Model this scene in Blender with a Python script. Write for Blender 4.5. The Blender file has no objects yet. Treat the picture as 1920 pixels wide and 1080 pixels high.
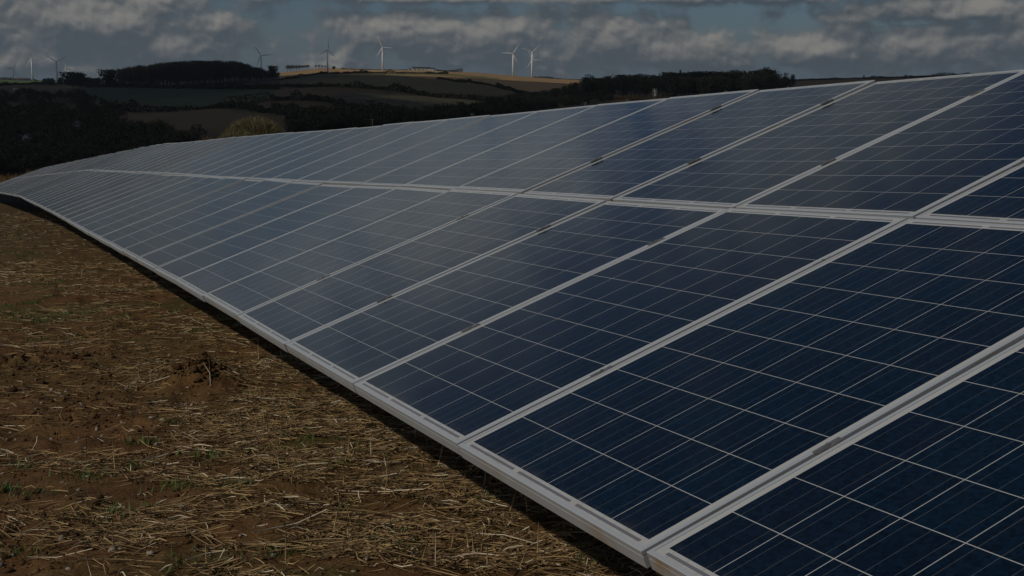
import bpy, math, random
import numpy as np
from mathutils import Matrix, Vector
random.seed(7); RNG = np.random.default_rng(7)
R = math.radians
scene = bpy.context.scene
COL = scene.collection

# ------------------------------------------------------------------ camera, sky, sun, exposure
F_PX, HORIZON = 2292.0, 160.0            # focal length in pixels of a 1920 wide frame, horizon row
CAM_Z = 1.56
PITCH = math.atan((540 - HORIZON) / F_PX)
cam = bpy.data.cameras.new('camera'); cam_ob = bpy.data.objects.new('camera', cam); COL.objects.link(cam_ob)
cam.sensor_width = 36.0; cam.lens = 36.0 * F_PX / 1920.0
cam.clip_start = 0.05; cam.clip_end = 40000
cam_ob.location = (0, 0, CAM_Z); cam_ob.rotation_euler = (math.pi / 2 - PITCH, 0, 0)
scene.camera = cam_ob

SUN_AZ, SUN_EL = -127.0, 39.0            # azimuth clockwise from +Y, elevation
sd = bpy.data.lights.new('sun', 'SUN'); sd.energy = 5.0; sd.angle = R(0.5); sd.color = (1.0, 0.93, 0.82)
sun = bpy.data.objects.new('sun', sd); COL.objects.link(sun)
sdir = Vector((math.sin(R(SUN_AZ)) * math.cos(R(SUN_EL)), math.cos(R(SUN_AZ)) * math.cos(R(SUN_EL)), math.sin(R(SUN_EL))))
sun.rotation_euler = sdir.to_track_quat('Z', 'Y').to_euler()
sun.location = sdir * 50

scene.view_settings.view_transform = 'Standard'; scene.view_settings.look = 'None'
scene.view_settings.gamma = 1.0; scene.view_settings.exposure = -1.75
scene.view_settings.use_curve_mapping = False


class NT:
    """small helper to wire shader nodes"""
    def __init__(s, tree):
        s.t = tree; tree.nodes.clear()

    def n(s, typ, **kw):
        nd = s.t.nodes.new(typ)
        for k, v in kw.items(): setattr(nd, k, v)
        return nd

    def put(s, sock, v):
        if isinstance(v, bpy.types.NodeSocket): s.t.links.new(v, sock)
        elif v is not None: sock.default_value = v

    def m(s, op, a, b=None, c=None, clamp=False):
        nd = s.n('ShaderNodeMath', operation=op, use_clamp=clamp)
        for i, v in enumerate((a, b, c)): s.put(nd.inputs[i], v)
        return nd.outputs[0]

    def mix(s, f, a, b, blend='MIX'):
        nd = s.n('ShaderNodeMix', data_type='RGBA', blend_type=blend)
        s.put(nd.inputs[0], f); s.put(nd.inputs[6], a); s.put(nd.inputs[7], b)
        return nd.outputs[2]

    def ramp(s, v, lo, hi, a=0.0, b=1.0, smooth=True):
        nd = s.n('ShaderNodeMapRange', interpolation_type='SMOOTHSTEP' if smooth else 'LINEAR')
        for i, x in enumerate((v, lo, hi, a, b)): s.put(nd.inputs[i], x)
        return nd.outputs[0]

    def noise(s, vec, scale, detail=4.0, rough=0.55, dim='3D', dist=0.0):
        nd = s.n('ShaderNodeTexNoise', noise_dimensions=dim)
        if vec is not None: s.put(nd.inputs['Vector'], vec)
        s.put(nd.inputs['Scale'], scale); s.put(nd.inputs['Detail'], detail); s.put(nd.inputs['Roughness'], rough)
        s.put(nd.inputs['Distortion'], dist)
        return nd.outputs[0]

    def comb(s, x, y, z=0.0):
        nd = s.n('ShaderNodeCombineXYZ')
        for i, v in enumerate((x, y, z)): s.put(nd.inputs[i], v)
        return nd.outputs[0]

    def sep(s, v):
        nd = s.n('ShaderNodeSeparateXYZ'); s.put(nd.inputs[0], v); return nd.outputs


def c4(c): return (c[0], c[1], c[2], 1.0)


def px_dir(x, y):
    """azimuth and elevation (radians) of a direction given by its place in a 1920x1080 view from the spot"""
    vx, vy = (x - 960) / F_PX, (540 - y) / F_PX
    c, s = math.cos(PITCH), math.sin(PITCH)
    d = Vector((vx, c + vy * s, -s + vy * c)).normalized()
    return math.atan2(d.x, d.y), math.asin(d.z)


# cumulus banks of the sky: (azimuth deg, elevation deg, half width, half height, weight)
BANKS = []
for (x, y, rx, ry, w) in [
        (150, 45, 300, 62, 1.0), (330, 85, 130, 45, .9), (60, 110, 200, 40, .75), (400, 30, 60, 40, .35),
        (760, 70, 130, 50, .95), (900, 80, 240, 55, 1.0), (1120, 75, 160, 55, 1.0), (1280, 90, 140, 42, .9),
        (1500, 95, 220, 35, .85), (1740, 80, 190, 55, .95), (1900, 60, 120, 60, .9), (640, 115, 120, 22, .5),
        (800, -8, 420, 16, .95), (1400, -10, 420, 18, .95), (1760, 22, 210, 26, 1.0)]:
    a, e = px_dir(x, y); BANKS.append((math.degrees(a), math.degrees(e), rx / 40.0, ry / 40.0, w))
# clouds higher up and further round
BANKS += [(-9.5, 10.5, 4.5, 5.5, 1.2), (-4.5, 12.5, 3.5, 3.0, 1.0), (-16.0, 10.0, 4.5, 3.6, .75), (-23, 7.0, 5.5, 4.0, 1.0), (8, 19.5, 9, 2.6, .95), (4, 14.0, 3.5, 1.6, .5), (-20, 16, 5, 2.5, .6), (-30, 8, 10, 4, .9), (20, 9, 12, 3, .7), (-24, 19, 8, 3.5, .6),
          (10, 17.5, 8, 1.8, .5), (40, 20, 14, 6, .8), (-60, 22, 16, 8, .9), (90, 15, 30, 8, .8), (160, 18, 40, 9, .8), (-150, 20, 35, 8, .6)]

world = bpy.data.worlds.new('World'); scene.world = world; world.use_nodes = True
grp = bpy.data.node_groups.new('CloudDensity', 'ShaderNodeTree')
grp.interface.new_socket('az', in_out='INPUT', socket_type='NodeSocketFloat')
grp.interface.new_socket('el', in_out='INPUT', socket_type='NodeSocketFloat')
grp.interface.new_socket('density', in_out='OUTPUT', socket_type='NodeSocketFloat')
grp.interface.new_socket('mass', in_out='OUTPUT', socket_type='NodeSocketFloat')
g = NT(grp); gi = g.n('NodeGroupInput'); go = g.n('NodeGroupOutput')
az_, el_ = gi.outputs[0], gi.outputs[1]
tot = None
for (a, e, ra, re, w) in BANKS:
    da = g.m('MULTIPLY', g.m('SUBTRACT', az_, a), 1.0 / ra)
    de = g.m('MULTIPLY', g.m('SUBTRACT', el_, e), 1.0 / re)
    q = g.m('ADD', g.m('MULTIPLY', da, da), g.m('MULTIPLY', de, de))
    v = g.m('MULTIPLY', g.m('EXPONENT', g.m('MULTIPLY', q, -0.9)), w)
    tot = v if tot is None else g.m('SMOOTH_MAX', tot, v, 0.12)
vec = g.comb(g.m('MULTIPLY', az_, 0.62), g.m('MULTIPLY', el_, 0.80), 3.7)
n1 = g.noise(vec, 2.6, 6.0, 0.58, dist=0.3)
n2 = g.noise(vec, 0.75, 2.0, 0.5, dist=0.2)
wob = g.n('ShaderNodeVectorMath', operation='SCALE'); wn_ = g.n('ShaderNodeTexNoise'); g.put(wn_.inputs['Vector'], vec); wn_.inputs['Scale'].default_value = 2.2; wn_.inputs['Detail'].default_value = 4.0
g.put(wob.inputs[0], wn_.outputs['Color']); wob.inputs['Scale'].default_value = 0.8
pv = g.n('ShaderNodeVectorMath', operation='ADD'); g.put(pv.inputs[0], g.comb(g.m('MULTIPLY', az_, 0.88), g.m('MULTIPLY', el_, 0.95), 1.3)); g.put(pv.inputs[1], wob.outputs[0])


def puff(scale):
    vn = g.n('ShaderNodeTexVoronoi', feature='SMOOTH_F1', voronoi_dimensions='2D'); g.put(vn.inputs['Vector'], pv.outputs[0]); vn.inputs['Scale'].default_value = scale
    vn.inputs['Smoothness'].default_value = 0.9
    return g.m('SUBTRACT', 0.42, vn.outputs['Distance'])


mass = g.m('ADD', tot, g.m('MULTIPLY', g.m('SUBTRACT', n2, 0.5), 1.3))
dens = g.m('ADD', mass, g.m('ADD', g.m('MULTIPLY', g.m('SUBTRACT', n1, 0.5), 0.75), g.m('ADD', g.m('MULTIPLY', puff(0.85), 0.62), g.m('MULTIPLY', puff(2.1), 0.18))))
g.put(go.inputs[1], mass)
g.put(go.inputs[0], dens)

w = NT(world.node_tree)
tc = w.n('ShaderNodeTexCoord'); o = w.sep(tc.outputs['Generated'])
az = w.m('MULTIPLY', w.m('ARCTAN2', o[0], o[1]), 180 / math.pi)
el = w.m('MULTIPLY', w.m('ARCSINE', w.m('MINIMUM', w.m('MAXIMUM', o[2], -1.0), 1.0)), 180 / math.pi)


def cloud_at(da, de):
    nd = w.n('ShaderNodeGroup'); nd.node_tree = grp
    w.put(nd.inputs[0], w.m('ADD', az, da) if da else az); w.put(nd.inputs[1], w.m('ADD', el, de) if de else el)
    return nd.outputs[0], nd.outputs[1]


d0, m0 = cloud_at(0, 0); d1_, _ = cloud_at(-0.12, 0.22); _, m1 = cloud_at(-0.25, 0.75)
alpha = w.ramp(d0, 0.12, 0.66)
fine = w.m('SUBTRACT', d0, d1_); big = w.m('SUBTRACT', m0, m1)
shade = w.ramp(w.m('ADD', w.m('MULTIPLY', fine, 0.95), w.m('MULTIPLY', big, 0.70)), -0.28, 0.92)
ccol = w.mix(shade, c4((0.200, 0.256, 0.308)), c4((0.80, 0.77, 0.71)))
gain = w.m('MULTIPLY', w.ramp(el, 4.5, 10.0, 1.0, 2.1), w.ramp(el, 14.0, 26.0, 1.0, 0.45))
ccol = w.mix(1.0, ccol, w.comb(gain, gain, gain), 'MULTIPLY')
sky = w.n('ShaderNodeTexSky', sky_type='NISHITA'); sky.sun_disc = False
sky.sun_elevation = R(SUN_EL); sky.sun_rotation = R(SUN_AZ % 360); sky.altitude = 100; sky.dust_density = 0.6; sky.ozone_density = 1.6
bg1 = w.n('ShaderNodeBackground'); w.put(bg1.inputs[0], w.mix(w.ramp(el, 0.0, 3.2, .85, 0.0), w.mix(1.0, sky.outputs[0], c4((.74, .93, 1.22)), 'MULTIPLY'), c4((3.3, 4.6, 5.9)))); bg1.inputs[1].default_value = 0.072
bg2 = w.n('ShaderNodeBackground'); w.put(bg2.inputs[0], ccol); bg2.inputs[1].default_value = 1.0
mx = w.n('ShaderNodeMixShader'); w.put(mx.inputs[0], w.m('MULTIPLY', alpha, 0.97)); w.put(mx.inputs[1], bg1.outputs[0]); w.put(mx.inputs[2], bg2.outputs[0])
wo = w.n('ShaderNodeOutputWorld'); w.put(wo.inputs[0], mx.outputs[0])

# ------------------------------------------------------------------ helpers


def _hash(ix, iy, seed):
    h = (ix.astype(np.int64) * 374761393 + iy.astype(np.int64) * 668265263 + seed * 1274126177) & 0xFFFFFFFF
    h = ((h ^ (h >> 13)) * 1274126177) & 0xFFFFFFFF
    return ((h ^ (h >> 16)) & 0xFFFF) / 65535.0


def vnoise(x, y, seed=0):
    ix, iy = np.floor(x), np.floor(y); fx, fy = x - ix, y - iy
    fx = fx * fx * (3 - 2 * fx); fy = fy * fy * (3 - 2 * fy)
    a = _hash(ix, iy, seed); b = _hash(ix + 1, iy, seed); c = _hash(ix, iy + 1, seed); d = _hash(ix + 1, iy + 1, seed)
    return (a + (b - a) * fx) * (1 - fy) + (c + (d - c) * fx) * fy


def fbm(x, y, seed=0, octv=4):
    s = 0.0; a = 0.5; t = 0.0
    for i in range(octv):
        s = s + a * vnoise(x, y, seed + i * 17); t += a; a *= 0.5; x = x * 2.03 + 5.1; y = y * 2.03 + 1.7
    return s / t


def sstep(v, a, b):
    t = np.clip((v - a) / (b - a), 0, 1); return t * t * (3 - 2 * t)


def mesh_np(name, V, F, mat=None, col=None, smooth=False):
    """mesh from a vertex array and an (m, k) face array; col is an optional per-vertex colour"""
    me = bpy.data.meshes.new(name)
    V = np.asarray(V, dtype=np.float32); F = np.asarray(F, dtype=np.int32); m, k = F.shape
    me.vertices.add(len(V)); me.vertices.foreach_set('co', V.ravel())
    me.loops.add(m * k); me.loops.foreach_set('vertex_index', F.ravel())
    me.polygons.add(m); me.polygons.foreach_set('loop_start', np.arange(0, m * k, k, dtype=np.int32))
    if smooth: me.polygons.foreach_set('use_smooth', np.ones(m, dtype=bool))
    if col is not None:
        at = me.color_attributes.new('albedo', 'FLOAT_COLOR', 'POINT')
        cc = np.ones((len(V), 4), dtype=np.float32); cc[:, :3] = col
        at.data.foreach_set('color', cc.ravel())
    me.update(calc_edges=True); me.validate()
    if mat: me.materials.append(mat)
    return me


class MB:
    """collects boxes, prisms, tubes and loose faces into one mesh"""
    def __init__(s): s.v = []; s.f = []

    def add(s, verts, faces):
        b = len(s.v); s.v += [tuple(p) for p in verts]; s.f += [tuple(i + b for i in fc) for fc in faces]

    def box(s, c, size, M=None):
        hx, hy, hz = size[0] / 2, size[1] / 2, size[2] / 2
        P = [Vector((sx * hx, sy * hy, sz * hz)) for sz in (-1, 1) for sy in (-1, 1) for sx in (-1, 1)]
        if M is not None: P = [M @ p for p in P]
        P = [p + Vector(c) for p in P]
        s.add(P, [(0, 2, 3, 1), (4, 5, 7, 6), (0, 1, 5, 4), (2, 6, 7, 3), (0, 4, 6, 2), (1, 3, 7, 5)])

    def bar(s, a, b, w, h, up=Vector((0, 0, 1))):
        a = Vector(a); b = Vector(b); d = (b - a).normalized(); x = d.cross(up).normalized(); z = x.cross(d)
        P = []
        for q in (a, b):
            for (i, j) in ((-1, -1), (1, -1), (1, 1), (-1, 1)): P.append(q + x * (i * w / 2) + z * (j * h / 2))
        s.add(P, [(0, 1, 2, 3), (7, 6, 5, 4), (0, 4, 5, 1), (1, 5, 6, 2), (2, 6, 7, 3), (3, 7, 4, 0)])

    def tube(s, pts, rad, n=6, cap=True):
        pts = [Vector(p) for p in pts]; rings = []; V = []; Fc = []
        for i, p in enumerate(pts):
            d = (pts[min(i + 1, len(pts) - 1)] - pts[max(i - 1, 0)]).normalized()
            ref = Vector((0, 0, 1)) if abs(d.z) < .9 else Vector((1, 0, 0))
            x = d.cross(ref).normalized(); y = d.cross(x)
            r = rad[i] if hasattr(rad, '__len__') else rad
            for k in range(n):
                t = 2 * math.pi * k / n; V.append(p + x * (r * math.cos(t)) + y * (r * math.sin(t)))
        for i in range(len(pts) - 1):
            for k in range(n):
                a, b = i * n + k, i * n + (k + 1) % n; Fc.append((a, b, b + n, a + n))
        if cap:
            Fc.append(tuple(range(n - 1, -1, -1))); e = (len(pts) - 1) * n; Fc.append(tuple(range(e, e + n)))
        s.add(V, Fc)

    def mesh(s, name, mat, smooth=False):
        me = bpy.data.meshes.new(name); me.from_pydata([tuple(p) for p in s.v], [], s.f); me.update()
        if mat: me.materials.append(mat)
        if smooth:
            for p in me.polygons: p.use_smooth = True
        return me


def link(name, me, parent=None, M=None):
    o = bpy.data.objects.new(name, me); COL.objects.link(o)
    if parent: o.parent = parent
    if M is not None: o.matrix_basis = M
    return o


def empty(name, loc=(0, 0, 0), rz=0.0):
    o = bpy.data.objects.new(name, None); COL.objects.link(o); o.empty_display_size = .1
    o.location = loc; o.rotation_euler = (0, 0, rz); return o


def tag(o, label=None, cat=None, group=None, kind=None):
    if label: o['label'] = label
    if cat: o['category'] = cat
    if group: o['group'] = group
    if kind: o['kind'] = kind
    return o


def material(name, base=(.5, .5, .5), rough=.6, metallic=0.0, spec=.5):
    m = bpy.data.materials.new(name); m.use_nodes = True; t = NT(m.node_tree)
    bs = t.n('ShaderNodeBsdfPrincipled'); out = t.n('ShaderNodeOutputMaterial'); t.put(out.inputs[0], bs.outputs[0])
    bs.inputs['Base Color'].default_value = c4(base); bs.inputs['Roughness'].default_value = rough
    bs.inputs['Metallic'].default_value = metallic; bs.inputs['Specular IOR Level'].default_value = spec
    return m, t, bs


def speckled(name, a, b, scale, rough=.8, spec=.3, metallic=0.0, detail=5.0, coord='Object'):
    m, t, bs = material(name, a, rough, metallic, spec)
    tc = t.n('ShaderNodeTexCoord'); n = t.noise(tc.outputs[coord], scale, detail, .6)
    t.put(bs.inputs['Base Color'], t.mix(t.ramp(n, .35, .65), c4(a), c4(b)))
    return m


def albedo_mat(name, rough=.9, spec=.2, var=.25, scale=30.0, transl=0.0):
    """uses the mesh's own colour attribute, broken up by noise"""
    m, t, bs = material(name, rough=rough, spec=spec)
    at = t.n('ShaderNodeAttribute', attribute_name='albedo'); tc = t.n('ShaderNodeTexCoord')
    n = t.noise(tc.outputs['Object'], scale, 5.0, .6)
    t.put(bs.inputs['Base Color'], t.mix(1.0, at.outputs['Color'], t.ramp(n, .2, .8, 1 - var, 1 + var, smooth=False), 'MULTIPLY'))
    return m


def ordinal(n):
    return '%d%s' % (n, 'th' if 10 <= n % 100 <= 20 else {1: 'st', 2: 'nd', 3: 'rd'}.get(n % 10, 'th'))


# ------------------------------------------------------------------ line of the panel row (measured)
W_PITCH, L_PITCH = 1.012, 1.666
KN = np.array([-2, 3, 5, 7, 9, 12, 16, 20, 24, 29, 30, 68, 72, 110, 141.])
PIT = np.radians([-3.6, -3.3, -2.9, -3.5, -3.25, -3.29, -3.06, -3.45, -3.37, -3.14, -4.15, -4.25, -4.7, -5.0, -5.2])
HDG = np.radians([-23.71, -23.71, -23.79, -23.84, -24.16, -24.29, -24.11, -24.12, -24.51, -24.53, -24.5, -24.5, -24.5, -24.5, -24.5])
TLT = np.radians([19.0, 19.4, 19.66, 19.49, 19.51, 19.41, 19.48, 19.65, 19.8, 19.9, 19.7, 19.5, 19.5, 19.5, 19.5])
K0, K1 = -1, 140


def row_dirs(k):
    a, b, tl = np.interp(k, KN, HDG), np.interp(k, KN, PIT), np.interp(k, KN, TLT)
    d = Vector((math.sin(a) * math.cos(b), math.cos(a) * math.cos(b), math.sin(b)))
    h = Vector((math.cos(a), -math.sin(a), 0)); v = h.cross(d)
    return d, h * math.cos(tl) + v * math.sin(tl)


SEAM = {1: Vector((.2589, 2.2847, CAM_Z - .9038))}
for k in range(1, K1): SEAM[k + 1] = SEAM[k] + row_dirs(k + .5)[0] * W_PITCH
for k in range(1, K0, -1): SEAM[k - 1] = SEAM[k] - row_dirs(k - .5)[0] * W_PITCH

ROW_H = R(-24.1); RH = np.array([math.sin(ROW_H), math.cos(ROW_H)]); RN = np.array([math.cos(ROW_H), -math.sin(ROW_H)])
P1 = np.array([SEAM[1].x, SEAM[1].y])
_ks = np.arange(K0, K1 + 1)
_s = np.array([(np.array([SEAM[k].x, SEAM[k].y]) - P1) @ RH for k in _ks]); _z = np.array([SEAM[k].z for k in _ks])
LOW_H = 0.75


def near_height(x, y):
    s = (x - P1[0]) * RH[0] + (y - P1[1]) * RH[1]
    z = np.interp(s, _s, _z) - LOW_H
    z = np.where(s < _s[0], z + np.minimum(_s[0] - s, 25) * .055, z)
    z = np.where(s > _s[-1], z - (s - _s[-1]) * .105, z)
    return z


# ------------------------------------------------------------------ terrain
SKY_X = np.array([-900, 0, 100, 210, 330, 500, 600, 720, 800, 900, 960, 1000, 1090, 1200, 1350, 1490, 1640, 1750, 1850, 1960, 2900.])
SKY_Y = np.array([150, 149, 152, 152, 150, 139, 129.5, 131.5, 132.5, 137.5, 141.5, 145, 150, 151, 151, 149.5, 145, 142, 140, 138, 140.])


def pix(x, y, z):
    """place in a 1920x1080 picture of a point (used only to look up what the photograph shows there)"""
    c, s = math.cos(PITCH), math.sin(PITCH); zz = z - CAM_Z
    f = y * c - zz * s; u = y * s + zz * c; f = np.where(f < .05, .05, f)
    return 960 + F_PX * x / f, 540 - F_PX * u / f


def far_height(x, y):
    r = np.hypot(x, y); a = np.arctan2(x, y)
    px = 960 + F_PX * np.tan(np.clip(a, -1.2, 1.2)) / math.cos(PITCH)
    ys = np.interp(px, SKY_X, SKY_Y)
    r = r * np.cos(np.clip(a, -.6, .6))
    u = np.maximum(2500.0 / np.maximum(r, 60) - 1, 0)
    py = ys + 20 * u ** 1.35
    ang = np.arctan((HORIZON - ys) / F_PX)
    z_in = -(py - HORIZON) / F_PX * r
    z_out = (HORIZON - ys) / F_PX * 2500 - (r - 2500) * .012
    return np.where(r < 2500, z_in, z_out) + CAM_Z


def base_height(x, y):
    x = np.asarray(x, float); y = np.asarray(y, float); r = np.hypot(x, y)
    n, f = near_height(x, y), far_height(x, y)
    f = np.where(r < 150, -900.0, f)
    k = 4.0; h = np.clip(.5 + .5 * (n - f) / k, 0, 1)
    z = f * (1 - h) + n * h + k * h * (1 - h)
    und = (fbm(x / 90, y / 90, 3, 3) - .5) * sstep(r, 250, 700) * 5.0
    return z + und


def plane_hit(px, py):
    """ground point (near field) seen at a pixel"""
    vx, vy = (px - 960) / F_PX, (540 - py) / F_PX
    c, s = math.cos(PITCH), math.sin(PITCH); d = Vector((vx, c + vy * s, -s + vy * c))
    t = 1.0
    for i in range(60):
        q = d * t; z = float(near_height(np.array(q.x), np.array(q.y))) - CAM_Z
        t = t * (z / q.z) if q.z < 0 else t
    return d.x * t, d.y * t


MOUND = plane_hit(372, 722); MOUND2 = plane_hit(20, 690)
TRACK = plane_hit(150, 760)


def detail_height(x, y):
    r = np.hypot(x, y); fade = 1 - sstep(r, 14, 45)
    soil = soil_mask(x, y)
    z = (fbm(x / .55, y / .55, 11, 4) - .5) * .075 + (fbm(x / .13, y / .13, 23, 3) - .5) * .034 * (1 + 1.2 * soil)
    z = z + (np.abs(fbm(x / .07, y / .07, 31, 2) - .5)) * .03 * soil
    lump = fbm(x / .09, y / .09, 41, 3)
    for (mx_, my_), hh, ra, rb in ((MOUND, .17, .25, .20), (MOUND2, .065, .48, .42)):
        dx, dy = x - mx_, y - my_
        q = (dx / ra) ** 2 + (dy / rb) ** 2
        z = z + hh * np.exp(-q * 1.2) * np.clip(2.6 * lump - .45, .1, 1.7)
    return z * fade


def soil_mask(x, y):
    """bare soil patches of the stubble field: 1 bare, 0 covered in straw"""
    px, py = pix(x, y, near_height(x, y))
    m = np.exp(-((px - 130) / 260) ** 2 - ((py - 760) / 130) ** 2) * 1.15
    m = np.maximum(m, .85 * np.exp(-((px - 330) / 150) ** 2 - ((py - 730) / 80) ** 2))
    m = np.maximum(m, .9 * np.exp(-((px - 100) / 260) ** 2 - ((py - 990) / 110) ** 2))
    m = np.maximum(m, .55 * np.exp(-((px - 560) / 130) ** 2 - ((py - 930) / 40) ** 2))
    m = np.where(np.hypot(x, y) > 60, 0, m)
    return np.clip(m + (fbm(x / .6, y / .6, 51, 4) - .5) * .9, 0, 1)


def ground_z(x, y):
    x = np.asarray(x, float); y = np.asarray(y, float)
    return base_height(x, y) + detail_height(x, y)


def in_poly(px, py, poly):
    ins = np.zeros(px.shape, bool); n = len(poly)
    for i in range(n):
        x1, y1 = poly[i]; x2, y2 = poly[(i + 1) % n]
        if y1 == y2: continue
        ins ^= ((y1 > py) != (y2 > py)) & (px < (x2 - x1) * (py - y1) / (y2 - y1) + x1)
    return ins


FIELDS = [  # outline in the picture, albedo
    ([(525, 120), (620, 120), (1120, 120), (1120, 158), (1000, 172), (927, 162), (851, 152), (820, 148), (690, 138), (613, 139), (555, 146), (524, 150)], (.29, .180, .115)),
    ([(600, 120), (840, 120), (840, 137), (700, 136.5), (640, 135)], (.32, .21, .140)),
    ([(690, 138), (840, 138), (940, 146), (930, 150), (840, 142), (700, 140)], (.12, .105, .05)),
    ([(524, 150), (555, 146), (613, 139.5), (690, 139), (820, 148), (851, 152), (927, 162), (976, 176), (944, 194), (875, 184), (820, 180), (747, 172), (644, 165), (524, 161)], (.082, .068, .040)),
    ([(524, 161), (644, 165.5), (747, 172), (820, 180), (875, 186), (860, 205), (760, 185), (660, 174), (600, 187), (507, 187), (500, 170)], (.072, .046, .032)),
    ([(660, 174), (760, 178), (875, 185), (944, 195), (930, 212), (860, 205), (760, 188)], (.095, .078, .052)),
    ([(507, 188), (578, 187), (622, 192), (678, 202), (718, 208), (700, 222), (571, 218), (511, 213), (455, 205)], (.068, .046, .030)),
    ([(60, 163), (300, 161), (520, 166), (505, 187), (422, 193), (400, 201), (311, 207), (255, 209), (189, 200), (120, 180)], (.030, .042, .024)),
    ([(-200, 148), (125, 148), (125, 159), (-200, 160)], (.062, .086, .034)),
    ([(-200, 161), (150, 161), (110, 172), (50, 176), (-200, 176)], (.082, .058, .036)),
    ([(215, 212), (311, 208), (400, 203), (511, 214), (571, 219), (560, 235), (420, 250), (230, 235)], (.080, .056, .036)),
    ([(1490, 140), (1960, 130), (1960, 170), (1490, 170)], (.105, .066, .036)),
    ([(1120, 178), (1330, 174), (1330, 186), (1120, 190)], (.13, .085, .045)),
]


def build_ground():
    az = np.concatenate([np.arange(-180, -32, 4.0), np.arange(-32, 32, .105), np.arange(32, 180, 4.0)]) * math.pi / 180
    rr = [1.2]
    while rr[-1] < 42: rr.append(rr[-1] * 1.0085)
    while rr[-1] < 2700: rr.append(rr[-1] * 1.015)
    while rr[-1] < 4300: rr.append(rr[-1] * 1.06)
    rr = np.array(rr); na, nr = len(az), len(rr)
    Rg, Ag = np.meshgrid(rr, az, indexing='ij'); X = (Rg * np.sin(Ag)).ravel(); Y = (Rg * np.cos(Ag)).ravel()
    Z0 = base_height(X, Y); Z = Z0 + detail_height(X, Y)
    r = np.hypot(X, Y); px, py = pix(X, Y, Z0)
    # near field albedo: soil, moss, weathered stubble
    soil = soil_mask(X, Y); n1 = fbm(X / 1.1, Y / 1.1, 61, 5); n2 = fbm(X / .2, Y / .2, 71, 4); n3 = fbm(X / 3.2, Y / .9, 81, 4)
    colA = np.array([.185, .094, .036]); colB = np.array([.074, .037, .014]); colM = np.array([.088, .080, .022]); colS = np.array([.165, .102, .040])
    C = colB + (colA - colB) * n2[:, None] * 1.2
    st = (1 - soil) * sstep(n1, .3, .7)
    C = C + (colS - C) * (st * .55)[:, None]
    moss = sstep(n3, .56, .70) * (1 - soil * .7) * sstep(r, 4.5, 8)
    moss = np.maximum(moss, .85 * sstep(fbm(X / .7, Y / .7, 91, 4), .54, .66) * (1 - soil))
    C = C + (colM - C) * (moss * .75)[:, None]
    farc = np.array([.098, .064, .028]) * (.75 + .5 * fbm(X / 1.4, Y / 1.4, 95, 4))[:, None]
    wf = sstep(r, 13, 28)[:, None]; C = C * (1 - wf) + farc * wf
    # far slopes
    D = np.array([.055, .046, .026]) * (.6 + .8 * fbm(X / 26, Y / 26, 101, 4))[:, None]
    D = np.repeat(D, 1, axis=0)
    jx = (fbm(X / 40, Y / 40, 111, 3) - .5) * 3; jy = (fbm(X / 40, Y / 40, 112, 3) - .5) * 1.2
    far = r > 380
    for poly, colr in FIELDS:
        ins = far & in_poly(px + jx, py + jy, poly)
        D[ins] = np.array(colr) * np.array([1.05, 1.06, .74]) * (1.3 if max(colr) < .14 else 1.1) * (.82 + .36 * fbm(X[ins] / 22, Y[ins] / 60, 121, 4))[:, None]
    wf = sstep(r, 200, 340)[:, None]
    C = C * (1 - wf) + D * wf
    V = np.stack([X, Y, Z], 1)
    i = np.arange(nr - 1)[:, None] * na; j = np.arange(na)[None, :]; jn = (j + 1) % na
    Fq = np.stack([i + j, i + jn, i + na + jn, i + na + j], -1).reshape(-1, 4)[:, ::-1]
    V = np.vstack([V, [[0, 0, float(base_height(0., 0.))]]]); C = np.vstack([C, C[:1]])
    m, t, bs = material('field_soil', rough=.95, spec=.15)
    at = t.n('ShaderNodeAttribute', attribute_name='albedo'); tcn = t.n('ShaderNodeTexCoord')
    fine = t.noise(tcn.outputs['Object'], 55.0, 6.0, .65); mid = t.noise(tcn.outputs['Object'], 9.0, 5.0, .6)
    f = t.m('MULTIPLY', t.ramp(fine, .25, .75, .55, 1.45, smooth=False), t.ramp(mid, .25, .75, .75, 1.25, smooth=False))
    t.put(bs.inputs['Base Color'], t.mix(1.0, at.outputs['Color'], f, 'MULTIPLY'))
    bp = t.n('ShaderNodeBump'); bp.inputs['Strength'].default_value = .8; bp.inputs['Distance'].default_value = .016
    t.put(bp.inputs['Height'], fine); t.put(bs.inputs['Normal'], bp.outputs[0])
    me = mesh_np('ground', V, Fq, m, C, smooth=True)
    o = link('ground', me); tag(o, kind='structure')
    # small disc under the photographer's feet closes the sheet
    Vd = np.vstack([V[:na], V[-1:]]); Fd = np.array([[k, (k + 1) % na, na] for k in range(na)])[:, ::-1]
    md = mesh_np('ground', Vd, Fd[:, ::-1], m, np.vstack([C[:na], C[:1]]), smooth=True)
    tag(link('ground', md), kind='structure')


build_ground()


def far_spot(px, py, lo=330.0, hi=2495.0):
    """point of the far hillside seen at a pixel"""
    a = math.atan2((px - 960) / F_PX, math.cos(PITCH) + (540 - py) / F_PX * math.sin(PITCH))
    for i in range(48):
        mid = (lo + hi) / 2; x, y = mid * math.tan(a), mid
        _, q = pix(np.array(x), np.array(y), far_height(np.array(x), np.array(y)))
        if q > py: lo = mid
        else: hi = mid
    return polar(px, (lo + hi) / 2)


def polar(px, r):
    """ground point in the direction of a picture column at a distance"""
    a = math.atan2((px - 960) / F_PX, math.cos(PITCH) + (540 - HORIZON) / F_PX * math.sin(PITCH))
    x, y = r * math.tan(a), r
    return Vector((x, y, float(base_height(x, y))))


def z_at(py, r): return CAM_Z + (HORIZON - py) / F_PX * r


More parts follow.
